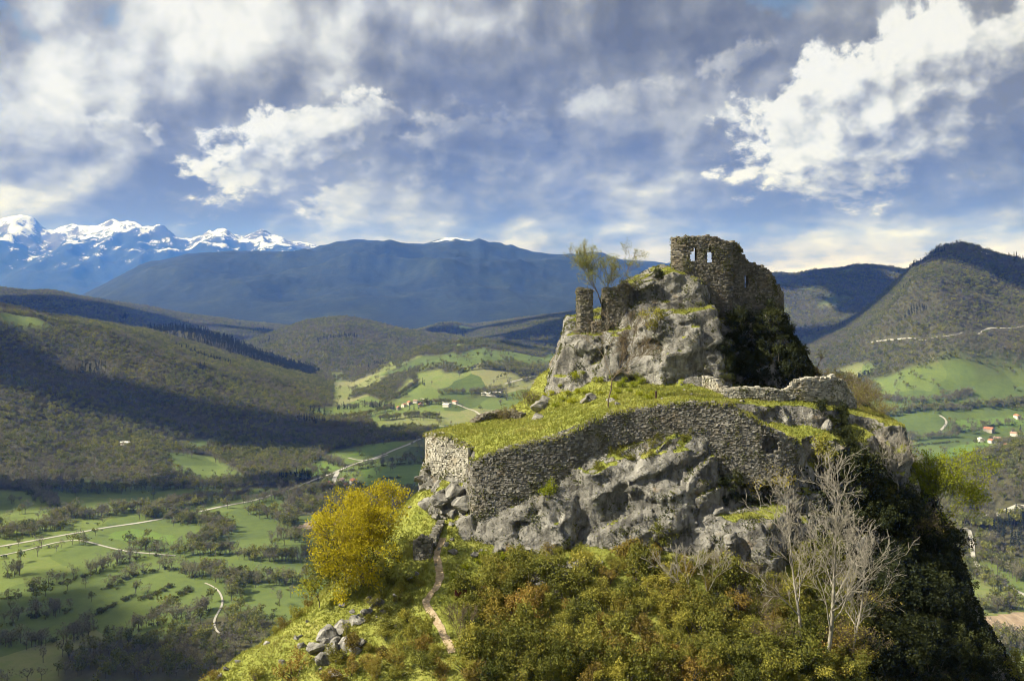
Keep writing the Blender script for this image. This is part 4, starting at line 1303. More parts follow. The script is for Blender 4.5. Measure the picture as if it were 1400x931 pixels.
M_IVY = leaf_mat('ivy_leaf', (0.008, 0.012, 0.005), (0.026, 0.034, 0.010), (0.060, 0.066, 0.018), 0.12, noise_scale=0.22)
M_PALEGREEN = leaf_mat('young_pale_leaf', (0.12, 0.14, 0.035), (0.22, 0.24, 0.06), (0.30, 0.30, 0.10), 0.4, noise_scale=0.5)


def make_shrub(name, seed, mat, hgt=2.4, rad=1.3, clumps=150, per=14, size=0.16, spread=0.12, bark=None, tall=1.0, nl=8):
    root = empty(name)
    pts = shell_points(seed, clumps, rad, rad, hgt * 0.5, hgt * 0.52, nl=nl)
    V, Fq = leaves_at(pts, per, spread, size, seed + 1)
    link('foliage', mesh_from('foliage', V, Fq, mat), root)
    rr = random.Random(seed); segs = []
    for k in range(7):
        p = np.array((rr.gauss(0, .12), rr.gauss(0, .12), -0.3)); q = pts[rr.randrange(len(pts))]
        m = (p + q) / 2 + np.array((rr.gauss(0, .1), rr.gauss(0, .1), 0.15))
        segs += [(*p, *m, 0.05, 0.035), (*m, *q, 0.035, 0.015)]
    V, Fq = tubes(segs, 4)
    link('stem', mesh_from('stem', V, Fq, bark or M_BARK), root)
    return root


PROTO_USED = set()


def place(proto, loc, rz=0.0, s=1.0, label=None, cat=None, group=None, sz=None):
    if proto.name in PROTO_USED: o = copy_tree(proto)
    else: o = proto; PROTO_USED.add(proto.name)
    o.location = loc; o.rotation_euler = (0, 0, rz); o.scale = (s, s, s * (sz or 1.0))
    tag(o, label, cat, group)
    return o


def scatter_px(poly, n, mind, seed, edge=None):
    """random picture positions inside a polygon -> hill points, kept apart"""
    r = np.random.default_rng(seed); xs_, ys_ = [p[0] for p in poly], [p[1] for p in poly]; got = []
    for _ in range(n * 30):
        px, py = r.uniform(min(xs_), max(xs_)), r.uniform(min(ys_), max(ys_))
        if poly_sd(np.array(px), np.array(py), poly) > 0: continue
        c = cast(px, py)
        if c is None: continue
        if len(PATHXY) > 1 and line_dist(np.array(c.x), np.array(c.y), PATHXY) < 1.2: continue
        if any((c - g).length < mind for g in got): continue
        got.append(c)
        if len(got) >= n: break
    return got


GB = 'box and thorn shrubs crowding the slope below the castle'
kinds = {
    'box': ([make_shrub('box_shrub', 100 + k, M_BOX, 2.6, 1.35, 170, 15, 0.15) for k in range(3)], 'bronze-tipped box shrub'),
    'olive': ([make_shrub('thicket_shrub', 110 + k, M_OLIVE, 2.3, 1.3, 160, 14, 0.15) for k in range(3)], 'yellow-olive leafy shrub'),
    'rust': ([make_shrub('russet_shrub', 120 + k, M_RUST, 2.1, 1.15, 140, 14, 0.14) for k in range(2)], 'russet brown shrub'),
}
_i = 0
for poly, n, mind, mix, s0, s1, seed, where in [
        ([(640, 800), (700, 770), (760, 800), (830, 770), (900, 745), (950, 775), (1040, 830), (1110, 900), (1130, 931), (560, 931), (620, 900)], 105, 1.25, ('box', 'olive', 'rust', 'olive', 'box', 'olive', 'olive', 'box', 'rust', 'olive', 'box'), 0.50, 1.15, 1, 'in the thicket below the cliff'),
        ([(640, 945), (1150, 945), (1150, 900), (640, 900)], 40, 1.3, ('box', 'olive', 'rust'), 0.6, 1.1, 2, 'at the lower edge of the thicket'),
        ([(1040, 800), (1140, 760), (1200, 931), (1100, 931)], 26, 1.7, ('box', 'olive', 'box'), 0.6, 1.1, 3, 'around the foot of the bare trees'),
        ([(640, 770), (700, 755), (830, 748), (960, 760), (900, 790), (760, 800), (660, 800)], 24, 1.2, ('olive', 'rust', 'olive'), 0.35, 0.7, 4, 'on the bank at the foot of the cliff'),
        ([(480, 870), (560, 850), (610, 905), (560, 931), (440, 931)], 24, 1.3, ('box', 'olive', 'rust', 'olive'), 0.35, 0.75, 5, 'on the rocky slope left of the lower footpath'),
        ([(530, 800), (590, 790), (580, 830), (500, 850)], 10, 1.2, ('olive', 'box'), 0.25, 0.45, 6, 'on the turf left of the footpath bend'),
        ([(690, 800), (740, 830), (720, 870), (650, 850)], 14, 1.1, ('box', 'rust', 'olive'), 0.7, 1.1, 8, 'in the dense clump right of the footpath')]:
    for c in scatter_px(poly, n, mind, seed):
        k = mix[_i % len(mix)]; pr, lab = kinds[k]; _i += 1
        s_ = random.uniform(s0, s1) * (1.25 if random.random() < 0.12 else 1.0); sz_ = ('low ' if s_ < 0.62 else 'tall ' if s_ > 1.0 else '')
        place(pr[_i % len(pr)], (c.x, c.y, c.z - 0.1), random.uniform(0, 6.3), s_, sz_ + lab + ' ' + where, 'shrub', GB, random.uniform(0.8, 1.3))

# dark evergreen growth on the shaded flank and below the keep
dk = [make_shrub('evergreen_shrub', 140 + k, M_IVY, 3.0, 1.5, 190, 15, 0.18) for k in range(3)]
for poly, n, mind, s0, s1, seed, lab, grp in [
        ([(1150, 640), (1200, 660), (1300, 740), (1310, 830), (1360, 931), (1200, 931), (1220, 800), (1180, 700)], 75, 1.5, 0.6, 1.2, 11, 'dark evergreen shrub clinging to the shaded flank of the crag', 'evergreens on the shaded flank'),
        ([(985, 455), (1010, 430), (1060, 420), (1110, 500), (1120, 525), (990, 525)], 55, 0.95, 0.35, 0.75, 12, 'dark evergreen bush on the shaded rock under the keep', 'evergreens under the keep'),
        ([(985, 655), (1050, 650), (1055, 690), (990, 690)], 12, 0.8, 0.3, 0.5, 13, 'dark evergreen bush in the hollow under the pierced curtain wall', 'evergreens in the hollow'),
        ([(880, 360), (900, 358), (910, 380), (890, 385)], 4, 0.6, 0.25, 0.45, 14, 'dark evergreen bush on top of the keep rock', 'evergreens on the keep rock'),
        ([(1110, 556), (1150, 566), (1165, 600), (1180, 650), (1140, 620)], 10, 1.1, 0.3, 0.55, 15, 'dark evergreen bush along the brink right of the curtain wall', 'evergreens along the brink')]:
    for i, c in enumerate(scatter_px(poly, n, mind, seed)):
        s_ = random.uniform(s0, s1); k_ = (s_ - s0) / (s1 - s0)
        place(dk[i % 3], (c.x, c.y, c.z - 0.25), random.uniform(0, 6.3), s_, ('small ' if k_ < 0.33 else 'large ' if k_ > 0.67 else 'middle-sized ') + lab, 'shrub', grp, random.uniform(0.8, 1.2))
sunny = [make_shrub('sunlit_shrub', 160 + k, M_OLIVE, 2.4, 1.2, 130, 13, 0.14) for k in range(2)]
for px, py, s, lab in [(1120, 640, 1.3, 'feathery yellow-green shrub at the end of the curtain wall'), (897, 452, 1.0, 'round olive bush wedged in the keep rock'), (1215, 690, 0.8, 'sunlit olive bush on the ridge above the shaded flank'), (1190, 660, 0.8, 'sunlit olive bush just under the pale cliff'),
                       (1185, 720, 0.7, 'small olive bush lower on the shaded ridge'), (1390, 931, 1.3, 'olive shrub at the foot of the shaded crag')]:
    c = cast(px, py)
    if c is None: continue
    place(sunny[0] if s > .75 else sunny[1], (c.x, c.y, c.z - 0.3), random.uniform(0, 6), s, lab, 'shrub')
place(make_shrub('wall_bush', 168, M_LIME, 1.5, 1.2, 110, 13, 0.13), (3.3, 89.6, -18.4), 0.3, 1.0, 'bright green bush sprouting from the foot of the dark curtain wall', 'bush')
for i, c in enumerate(scatter_px([(800, 640), (850, 605), (950, 590), (960, 600), (880, 625), (810, 650)], 12, 0.7, 27)):
    place(sunny[i % 2], (c.x, c.y, c.z - 0.15), random.uniform(0, 6), random.uniform(0.22, 0.42), 'small olive bush on the sloping ledge over the cliff', 'bush', 'bushes on the cliff ledge')
# low scrub on the lawn slope left of the keep
sc_ = [make_shrub('scrub_bush', 170 + k, M_LIME, 1.2, 0.8, 70, 12, 0.13) for k in range(2)]
for i, c in enumerate(scatter_px([(760, 520), (830, 500), (880, 520), (900, 545), (850, 550), (760, 560), (720, 560)], 26, 0.9, 21)):
    place(sc_[i % 2], (c.x, c.y, c.z - 0.1), random.uniform(0, 6.3), random.uniform(0.35, 0.8), 'low yellow-green bush on the grassy slope left of the keep', 'bush', 'low bushes beside the keep')
for i, c in enumerate(scatter_px([(640, 760), (720, 755), (700, 800), (640, 830), (615, 800)], 16, 0.8, 22)):
    place(sc_[i % 2], (c.x, c.y, c.z - 0.1), random.uniform(0, 6.3), random.uniform(0.35, 0.75), 'low yellow-green bush on the bank between footpath and cliff', 'bush', 'low bushes beside the footpath')


def make_tree(name, seed, leaf=None, leaf_n=0, leaf_size=0.15, leaf_spread=0.15, bark=M_BARK, split=True, **kw):
    leader = kw.pop('leader', False)
    root = empty(name); segs, tips = (leader_tree if leader else branch_tree)(seed, **kw)
    S = np.array(segs); big = S[:, 6] > kw.get('r0', 0.1) * 0.5
    V, Fq = tubes(S[big], 7); link('trunk', mesh_from('trunk', V, Fq, bark, True), root)
    if (~big).any():
        V, Fq = tubes(S[~big], 4); link('bough', mesh_from('bough', V, Fq, bark, True), root)
    if leaf_n:
        V, Fq = leaves_at([t[0] for t in tips], leaf_n, leaf_spread, leaf_size, seed)
        link('crown', mesh_from('crown', V, Fq, leaf), root)
    return root


def tree_at(px, py, proto, label, cat='tree', s=1.0, rz=0.0, group=None, z=0.0, at=None):
    c = Vector(at) if at is not None else cast(px, py)
    if c is None: return None
    return place(proto, (c.x, c.y, c.z - 0.1 + z), rz, s, label, cat, group)


# the big bare ash in front of the shaded flank: two stems
tree_at(1132, 915, make_tree('bare_tree', 5, bark=M_PALEBARK, leader=True, height=14.5, r0=0.17, nodes=16, reach=0.50, lean=(0.03, 0.0)), 'tall bare pale-barked tree, its crown spread over the shaded flank')
tree_at(1098, 893, make_tree('bare_tree', 12, bark=M_PALEBARK, leader=True, height=12.0, r0=0.13, nodes=14, reach=0.48, lean=(-0.03, 0.0)), 'slimmer bare pale-barked tree standing before the pale lower rock')
tree_at(1160, 905, make_tree('bare_tree', 14, bark=M_PALEBARK, leader=True, height=9.5, r0=0.10, nodes=12, reach=0.50, lean=(0.22, 0.0)), 'bare tree leaning outwards over the dark drop, beside the two taller ones')
# others
tree_at(832, 558, make_tree('bare_tree', 21, bark=M_TWIG, height=6.0, r0=0.08, levels=6, spread=0.62, kids=(2, 3), shrink=0.74, up=0.2, thin=0.014, first=0.7), 'small bare tree on the grassy slope below the gate piers')
tree_at(1222, 690, make_tree('bare_tree', 33, bark=M_PALEBARK, height=6.2, r0=0.08, levels=5, spread=0.7, kids=(2, 3), shrink=0.76, up=0.2, thin=0.014, trunks=2), 'grey bare bush-like tree under the pale cliff')
tree_at(1268, 660, make_tree('bare_tree', 36, bark=M_TWIG, height=5.0, r0=0.07, levels=5, spread=0.7, kids=(2, 3), shrink=0.76, up=0.2, thin=0.013, trunks=2), 'bare thin tree behind the lime-green tree', at=(41.0, 101, -22))
tree_at(955, 835, make_tree('bare_tree', 41, bark=M_PALEBARK, height=4.6, r0=0.05, levels=5, spread=0.6, kids=(2, 3), shrink=0.76, up=0.3, thin=0.012, trunks=2), 'small bare tree in the middle of the thicket')
tree_at(628, 895, make_tree('bare_tree', 42, bark=M_TWIG, height=3.2, r0=0.04, levels=4, spread=0.5, kids=(2, 3), shrink=0.76, up=0.4, thin=0.010, trunks=2), 'thin bare sapling beside the lower footpath')
tree_at(1116, 505, make_tree('bare_tree', 43, bark=M_BARK, height=3.6, r0=0.06, levels=4, spread=0.8, kids=(2, 2), shrink=0.72, up=0.1, thin=0.014), 'gnarled bare tree on the skyline right of the keep', at=(33.6, 110, -9.2))
tree_at(1175, 545, make_tree('bare_tree', 44, bark=M_PALEBARK, height=3.6, r0=0.04, levels=4, spread=0.55, kids=(2, 3), shrink=0.78, up=0.1, thin=0.012, lean=0.5), 'leaning bare sapling behind the broken parapet', at=(37.0, 107, -12.8))
tb = [make_tree('bramble_bush', 50 + k, leaf=M_OLIVE, leaf_n=2, leaf_size=0.10, leaf_spread=0.10, bark=M_TWIG, height=2.6, r0=0.03, levels=4, spread=0.9, kids=(2, 3), shrink=0.8, up=0.1, thin=0.010, trunks=5) for k in range(2)]
for i, (px, py, s) in enumerate([(1150, 530, 1.0), (1165, 540, 1.1), (1180, 548, 1.0), (1195, 556, 0.9), (1135, 540, 0.8), (1120, 525, 0.9), (1208, 565, 0.7), (1145, 520, 0.9), (1172, 552, 0.8)]):
    c = cast(px, py + 6)
    if c is None or c.y > 130: continue
    place(tb[i % 2], (c.x, c.y, c.z - 0.2), random.uniform(0, 6), s, 'brown twiggy bramble bush along the brink behind the broken parapet', 'bush', 'brambles along the brink')
for i, (px, py, s) in enumerate([(1010, 800, 0.9), (1030, 840, 1.0), (1070, 830, 1.0), (990, 780, 0.8), (1150, 900, 1.2), (1180, 910, 1.2), (1060, 890, 1.1), (1210, 850, 1.1), (1230, 760, 1.0), (1250, 730, 1.1), (1265, 745, 1.1), (700, 575, .7), (720, 556, .8)]):
    c = cast(px, py)
    if c is None or c.y > 130: continue
    place(tb[i % 2], (c.x, c.y, c.z - 0.2), random.uniform(0, 6), s, 'thin twiggy bush with few leaves on the crag', 'bush', 'twiggy bushes on the crag')
# leafy small tree by the gate piers
tree_at(818, 450, make_tree('young_leafy_tree', 61, leaf=M_PALEGREEN, leaf_n=18, leaf_size=0.12, leaf_spread=0.20, bark=M_TWIG, height=6.6, r0=0.07, levels=5, spread=0.5, kids=(2, 3), shrink=0.74, up=0.35, thin=0.012, trunks=2, first=0.6), 'pale green young tree growing behind the gap between the gate piers', at=(9.6, 109.6, -4.6))
# lime tree on the right skyline
tree_at(1290, 745, make_tree('lime_green_tree', 71, leaf=M_LIME, leaf_n=30, leaf_size=0.17, leaf_spread=0.30, bark=M_BARK, height=8.0, r0=0.10, levels=5, spread=0.75, kids=(2, 3), shrink=0.74, up=0.15, thin=0.015, trunks=2), 'bright lime-green tree on the skyline of the shaded flank', at=(41.0, 96.5, -25.6))
# golden bush on the left spur
tree_at(500, 790, make_tree('golden_bush', 81, leaf=M_GOLD, leaf_n=22, leaf_size=0.18, leaf_spread=0.24, bark=M_TWIG, height=7.2, r0=0.09, levels=5, spread=0.68, kids=(2, 3), shrink=0.74, up=0.22, thin=0.013, trunks=4), 'large golden-yellow bush on the edge of the left spur', cat='bush', at=(-13.0, 86.6, -25.6))
tree_at(470, 800, make_tree('golden_bush', 82, leaf=M_OLIVE, leaf_n=9, leaf_size=0.16, leaf_spread=0.22, bark=M_TWIG, height=5.0, r0=0.06, levels=5, spread=0.8, kids=(2, 3), shrink=0.74, up=0.10, thin=0.013, trunks=4), 'olive-yellow lower growth at the foot of the golden bush', cat='bush', at=(-13.6, 85.4, -26.4))
tree_at(1052, 690, make_tree('golden_bush', 83, leaf=M_GOLD, leaf_n=7, leaf_size=0.14, leaf_spread=0.20, bark=M_TWIG, height=3.2, r0=0.05, levels=4, spread=0.8, kids=(2, 3), shrink=0.74, up=0.1, thin=0.013, trunks=2), 'small golden bush hanging over the hollow under the curtain wall', cat='bush')
tree_at(437, 830, make_tree('young_leafy_tree', 84, leaf=M_LIME, leaf_n=6, leaf_size=0.16, leaf_spread=0.16, bark=M_BARK, height=2.6, r0=0.05, levels=4, spread=0.7, kids=(2, 3), shrink=0.74, up=0.15, thin=0.013), 'crooked green sapling on the edge of the left spur, below the golden bush')
ed = [make_shrub('edge_bush', 190 + k, (M_RUST, M_OLIVE)[k], 1.8, 1.1, 100, 12, 0.14, bark=M_TWIG) for k in range(2)]
for i, (px, py, s) in enumerate([(400, 925, 1.0), (350, 931, 0.7), (425, 828, 0.6), (405, 846, 0.7), (388, 858, 0.6), (375, 868, 0.5), (290, 931, 0.6), (520, 770, 0.4)]):
    c = cast(px, py)
    if c is None: continue
    place(ed[i % 2], (c.x, c.y, c.z - 0.15), random.uniform(0, 6), s, ('brown bush on the crest of the left grassy spur', 'olive bush on the crest of the left grassy spur')[i % 2], 'bush', 'bushes along the left spur')

# ------------------------------------------------------------------ turf and ivy (uncountable)
def hill_samples(n, seed, cond):
    a, b, c, d = (HV[HF[:, k]] for k in range(4))
    ctr = (a + b + c + d) / 4
    ar = np.linalg.norm(np.cross(c - a, d - b), axis=1) / 2
    nn = np.cross(c - a, d - b); nn /= np.linalg.norm(nn, axis=1)[:, None] + 1e-9
    w = ar * cond(ctr, nn, HROCK[HF[:, 0]], HIVY[HF[:, 0]])
    r = np.random.default_rng(seed)
    k = r.choice(len(HF), n, p=w / w.sum())
    u, v = r.random(n)[:, None], r.random(n)[:, None]
    return (a[k] * (1 - u) + b[k] * u) * (1 - v) + (d[k] * (1 - u) + c[k] * u) * v, nn[k], r


def facing(c, n):
    v = -c / np.linalg.norm(c, axis=1)[:, None]
    inf = (np.abs(c[:, 0] / c[:, 1]) < 0.56) & (c[:, 2] / c[:, 1] > -0.43)
    return (((n * v).sum(1) > -0.12) & inf & (c[:, 1] < 125)).astype(float)


def build_turf():
    def cond(c, n, rock, ivy):
        pd = line_dist(c[:, 0], c[:, 1], PATHXY)
        return facing(c, n) * (rock < 0.5) * (1 - 0.9 * ivy) * smooth(0.45, 0.7, n[:, 2]) * (pd > 0.45)
    p, n, r = hill_samples(72000, 31, cond)
    ex = []                                   # turf hanging over the wall heads
    for o in list(COL.objects):
        if o.name.split('.')[0] == 'stones' and o.parent.name.split('.')[0] in ('curtain_wall', 'bastion_wall'):
            co = np.empty(len(o.data.vertices) * 3, np.float32); o.data.vertices.foreach_get('co', co)
            co = co.reshape(-1, 8, 3).mean(1) + np.array(o.parent.location)
            q = co[:, None] * 0 + co[:, None]
            bx = np.round(co[:, 0] / 0.5).astype(int); top_ = {}
            for k, z in zip(bx, co[:, 2]): top_[k] = max(top_.get(k, -99), z)
            m_ = np.array([z > top_[k] - 0.30 for k, z in zip(bx, co[:, 2])]) & (fbm(co / 1.1, 2) > -0.22)
            ex.append(np.repeat(co[m_], 10, 0) + r.normal(0, 0.16, (int(m_.sum()) * 10, 3)) * np.array([1, 1.2, 0.5]) + np.array([0, 0.1, 0.06]))
    p = np.concatenate([p] + ex)
    B = 4
    C = np.repeat(p, B, 0) + r.normal(0, 0.07, (len(p) * B, 3)) * np.array([1, 1, 0])
    patch = np.repeat(0.5 + 0.9 * np.clip(fbm(p / 1.8, 3) + 0.35, 0, 1.2), B)
    h = (0.10 + 0.20 * r.random(len(C)) ** 2) * patch
    ang = r.uniform(0, 6.28, len(C)); lean = r.uniform(0.1, 0.7, len(C))
    tip = C + np.stack([np.cos(ang) * lean * h, np.sin(ang) * lean * h, h], 1)
    side = np.stack([-np.sin(ang), np.cos(ang), 0 * ang], 1) * (0.025 + 0.02 * r.random(len(C)))[:, None]
    V = np.stack([C - side - [0, 0, 0.03], C + side - [0, 0, 0.03], tip], 1).reshape(-1, 3)
    m = leaf_mat('turf_blade', (0.130, 0.155, 0.026), (0.245, 0.262, 0.050), (0.37, 0.33, 0.11), 0.4, noise_scale=0.22)
    o = link('grass', mesh_from('grass', V, np.arange(len(V)).reshape(-1, 3), m), kind='stuff'); tag(o, 'short yellow-green turf over the spur and castle terraces', 'grass')


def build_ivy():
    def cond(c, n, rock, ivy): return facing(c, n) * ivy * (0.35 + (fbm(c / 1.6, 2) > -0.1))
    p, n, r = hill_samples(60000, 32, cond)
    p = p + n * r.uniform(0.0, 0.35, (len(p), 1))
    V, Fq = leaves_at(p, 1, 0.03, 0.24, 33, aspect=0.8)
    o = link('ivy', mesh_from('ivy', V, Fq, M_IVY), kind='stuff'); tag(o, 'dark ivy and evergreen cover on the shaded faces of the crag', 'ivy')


def build_moss():
    def cond(c, n, rock, ivy):
        return facing(c, n) * (rock > 0.15) * (1 - ivy) * (smooth(0.05, 0.3, fbm(c / 1.5, 3)) + 0.05) * smooth(-0.2, 0.5, n[:, 2])
    p, n, r = hill_samples(22000, 34, cond)
    p = p + n * r.uniform(0, 0.12, (len(p), 1))
    V, Fq = leaves_at(p, 1, 0.03, 0.17, 35, aspect=0.5, up=0.4)
    m = leaf_mat('ledge_grass', (0.035, 0.045, 0.010), (0.110, 0.120, 0.020), (0.20, 0.19, 0.04), 0.3, noise_scale=0.4)
    o = link('ledge_plants', mesh_from('ledge_plants', V, Fq, m), kind='stuff'); tag(o, 'small tufts and creepers on the ledges of the grey cliff', 'plants')


def build_creepers():
    """tufts rooted in the joints of the curtain walls and the keep"""
    r_ = np.random.default_rng(61); P_ = []
    for o in list(COL.objects):
        if o.name.split('.')[0] == 'stones':
            n = len(o.data.vertices); co = np.empty(n * 3, np.float32); o.data.vertices.foreach_get('co', co)
            co = co.reshape(-1, 8, 3)[:, :4].mean(1) + np.array(o.parent.location)
            w = smooth(0.10, 0.40, fbm(co / 1.4, 3) + 0.05)
            k = np.nonzero(w > r_.random(len(co)))[0]
            P_.append(co[k])
    P_ = np.concatenate(P_); P_[:, 1] -= 0.06
    V, Fq = leaves_at(P_, 5, 0.09, 0.15, 62, aspect=0.55, up=0.2)
    m = leaf_mat('wall_creeper', (0.030, 0.040, 0.010), (0.085, 0.095, 0.020), (0.16, 0.15, 0.035), 0.3, noise_scale=0.4)
    o = link('wall_plants', mesh_from('wall_plants', V, Fq, m), kind='stuff'); tag(o, 'small creepers and tufts rooted in the old walls', 'plants')


build_turf(); build_ivy(); build_moss(); build_creepers()

# ------------------------------------------------------------------ valley: woods, hedgerow trees, roads, houses
def far_tree(seed, kind):
    """crown of leaf-clump faces, trunk; about 12 m tall"""
    r = np.random.default_rng(seed)
    if kind == 'fir':
        n = 120; z = 1.5 + 12.5 * r.random(n) ** 1.2; rad = 2.4 * (1 - z / 14.3) * np.sqrt(r.random(n)) + 0.1; a = r.uniform(0, 6.28, n)
        pts = np.stack([rad * np.cos(a), rad * np.sin(a), z], 1)
        V, Fq = leaves_at(pts, 1, 0.1, 1.5, seed, flat=0.5, aspect=0.6)
        H_ = 4
    elif kind == 'poplar':
        pts = shell_points(seed, 110, 1.5, 1.5, 8, 8.5, nl=10); V, Fq = leaves_at(pts, 1, 0.1, 1.1, seed, aspect=0.35, up=0.8); H_ = 4
    elif kind == 'bare':
        pts = shell_points(seed, 170, 4.2, 4.2, 4.2, 7.4, nl=9); V, Fq = leaves_at(pts, 1, 0.2, 1.5, seed, aspect=0.22, up=0.5); H_ = 5
    elif kind == 'hedge':
        pts = shell_points(seed, 70, 2.3, 2.3, 1.6, 1.7, nl=6); V, Fq = leaves_at(pts, 1, 0.1, 1.0, seed, aspect=0.6); H_ = 1
    else:
        pts = shell_points(seed, 150, 4.4, 4.4, 4.0, 7.0, nl=9); V, Fq = leaves_at(pts, 1, 0.2, 1.5, seed, aspect=0.6); H_ = 5
    rr = random.Random(seed); segs = [(0, 0, -1.5, 0.1, 0, H_, 0.28, 0.2)]
    for k in range(4 if H_ > 1 else 0):
        q = pts[rr.randrange(len(pts))]; segs.append((0.1, 0, H_ - rr.uniform(0, 2), *q, 0.16, 0.06))
    KV, KF = tubes(segs, 4)
    return (V, Fq), (KV, KF)


M_FAR = {
    'bare': leaf_mat('bare_twig_crown', (0.110, 0.100, 0.074), (0.165, 0.152, 0.105), (0.195, 0.192, 0.090), 0.25, noise_scale=0.012),
    'leafy': leaf_mat('spring_crown', (0.082, 0.095, 0.028), (0.155, 0.168, 0.042), (0.250, 0.245, 0.055), 0.3, noise_scale=0.010),
    'fir': leaf_mat('fir_crown', (0.012, 0.018, 0.010), (0.026, 0.036, 0.018), None, 0.1, noise_scale=0.02),
    'poplar': leaf_mat('poplar_crown', (0.060, 0.062, 0.030), (0.110, 0.125, 0.045), None, 0.25, noise_scale=0.02),
    'hedge': leaf_mat('hedge_crown', (0.045, 0.058, 0.020), (0.090, 0.102, 0.030), (0.13, 0.12, 0.04), 0.2, noise_scale=0.03),
}
FAR = {}
for k, cnt in (('bare', 4), ('leafy', 4), ('fir', 2), ('poplar', 2), ('hedge', 3)):
    FAR[k] = []
    for q in range(cnt):
        (V, Fq), (KV, KF) = far_tree(900 + 10 * len(k) + q, k)
        FAR[k].append((mesh_from('crown', V, Fq, M_FAR[k]), mesh_from('trunk', KV, KF, M_BARK), (V, Fq, KV, KF)))


def stand(name, label, cat, pts, kinds, seed, scale=(0.75, 1.25)):
    """one mass of trees: instances on points"""
    if not len(pts): return
    r = np.random.default_rng(seed)
    me = bpy.data.meshes.new(name); me.vertices.add(len(pts)); me.vertices.foreach_set('co', np.asarray(pts, np.float32).ravel())
    sc = r.uniform(*scale, len(pts)); attr(me, 'sc', np.stack([sc, sc, sc * r.uniform(0.85, 1.2, len(pts))], 1), 'FLOAT_VECTOR')
    attr(me, 'ro', np.stack([0 * sc, 0 * sc, r.uniform(0, 6.28, len(pts))], 1), 'FLOAT_VECTOR')
    protos = []
    for k in kinds:
        for cm, tm, (V, Fq, KV, KF) in FAR[k]:
            m = mesh_from('stand_tree', np.concatenate([V, KV]), np.concatenate([Fq, KF + len(V)]), M_FAR[k]); m.materials.append(M_BARK)
            idx = np.zeros(len(m.polygons), np.int32); idx[len(Fq):] = 1; m.polygons.foreach_set('material_index', idx)
            protos.append(bpy.data.objects.new('stand_tree', m))
    a = me.attributes.new('ix', 'INT', 'POINT'); a.data.foreach_set('value', r.integers(0, len(protos), len(pts)).astype(np.int32))
    o = link(name, me, kind='stuff'); tag(o, label, cat)
    ng = bpy.data.node_groups.new(name, 'GeometryNodeTree')
    ng.interface.new_socket('Geometry', in_out='INPUT', socket_type='NodeSocketGeometry'); ng.interface.new_socket('Geometry', in_out='OUTPUT', socket_type='NodeSocketGeometry')
    gi = ng.nodes.new('NodeGroupInput'); go = ng.nodes.new('NodeGroupOutput')
    iop = ng.nodes.new('GeometryNodeInstanceOnPoints'); jn = ng.nodes.new('GeometryNodeJoinGeometry')
    for p in reversed(protos):
        oi = ng.nodes.new('GeometryNodeObjectInfo'); oi.inputs['Object'].default_value = p; oi.inputs['As Instance'].default_value = True
        ng.links.new(oi.outputs['Geometry'], jn.inputs[0])

    def named(nm, ty):
        n = ng.nodes.new('GeometryNodeInputNamedAttribute'); n.data_type = ty; n.inputs['Name'].default_value = nm
        return n.outputs[0]
    ng.links.new(gi.outputs[0], iop.inputs['Points']); ng.links.new(jn.outputs[0], iop.inputs['Instance'])
    iop.inputs['Pick Instance'].default_value = True
    ng.links.new(named('ix', 'INT'), iop.inputs['Instance Index']); ng.links.new(named('ro', 'FLOAT_VECTOR'), iop.inputs['Rotation']); ng.links.new(named('sc', 'FLOAT_VECTOR'), iop.inputs['Scale'])
    ng.links.new(iop.outputs[0], go.inputs[0])
    md = o.modifiers.new('stand', 'NODES'); md.node_group = ng
    return o


ROADS_PX = {
    'main': ([(-60, 757), (0, 747), (70, 735), (140, 722), (190, 715), (240, 706), (300, 693), (350, 684), (400, 668), (440, 652), (480, 636), (510, 627), (550, 611), (585, 597), (610, 586)], 5.0),
    'lane': ([(-40, 765), (0, 760), (45, 750), (85, 739), (110, 738), (150, 749), (190, 756), (240, 760)], 3.0),
    'farm track': ([(280, 797), (300, 806), (306, 825), (298, 838), (291, 848), (292, 858), (300, 866)], 1.7),
    'side road': ([(476, 626), (492, 630), (505, 630), (530, 622)], 4.0),
    'village road': ([(575, 545), (600, 549), (625, 553), (650, 562), (662, 572), (640, 580), (600, 583)], 5.0),
    'upper lane': ([(690, 525), (720, 516), (745, 512), (760, 508)], 5.0),
    'hamlet lane': ([(455, 664), (458, 652), (462, 645)], 6.0),
    'right road': ([(1318, 722), (1328, 728), (1330, 745), (1329, 762), (1340, 778), (1360, 792), (1385, 806), (1420, 822)], 4.2),
    'right lane': ([(1284, 568), (1296, 574), (1292, 583), (1286, 588)], 4.0),
    'right bend': ([(1290, 646), (1302, 648), (1310, 652), (1300, 660)], 5.0),
    'hill lane': ([(1190, 468), (1230, 464), (1290, 461), (1310, 458), (1350, 449), (1420, 443)], 4.0),
    'lower hill lane': ([(1345, 706), (1380, 700), (1420, 690)], 5.0),
}
M_ROAD, _t, _bb, _ = new_mat('pale_road'); _n = tex_noise(_t, nd(_t, 'ShaderNodeNewGeometry').outputs['Position'], 0.15, 4, 0.6)
setc(_t, _bb, ramp(_t, _n, [(0.3, (0.27, 0.26, 0.235)), (0.7, (0.42, 0.405, 0.37))]))
ROAD_XY = []
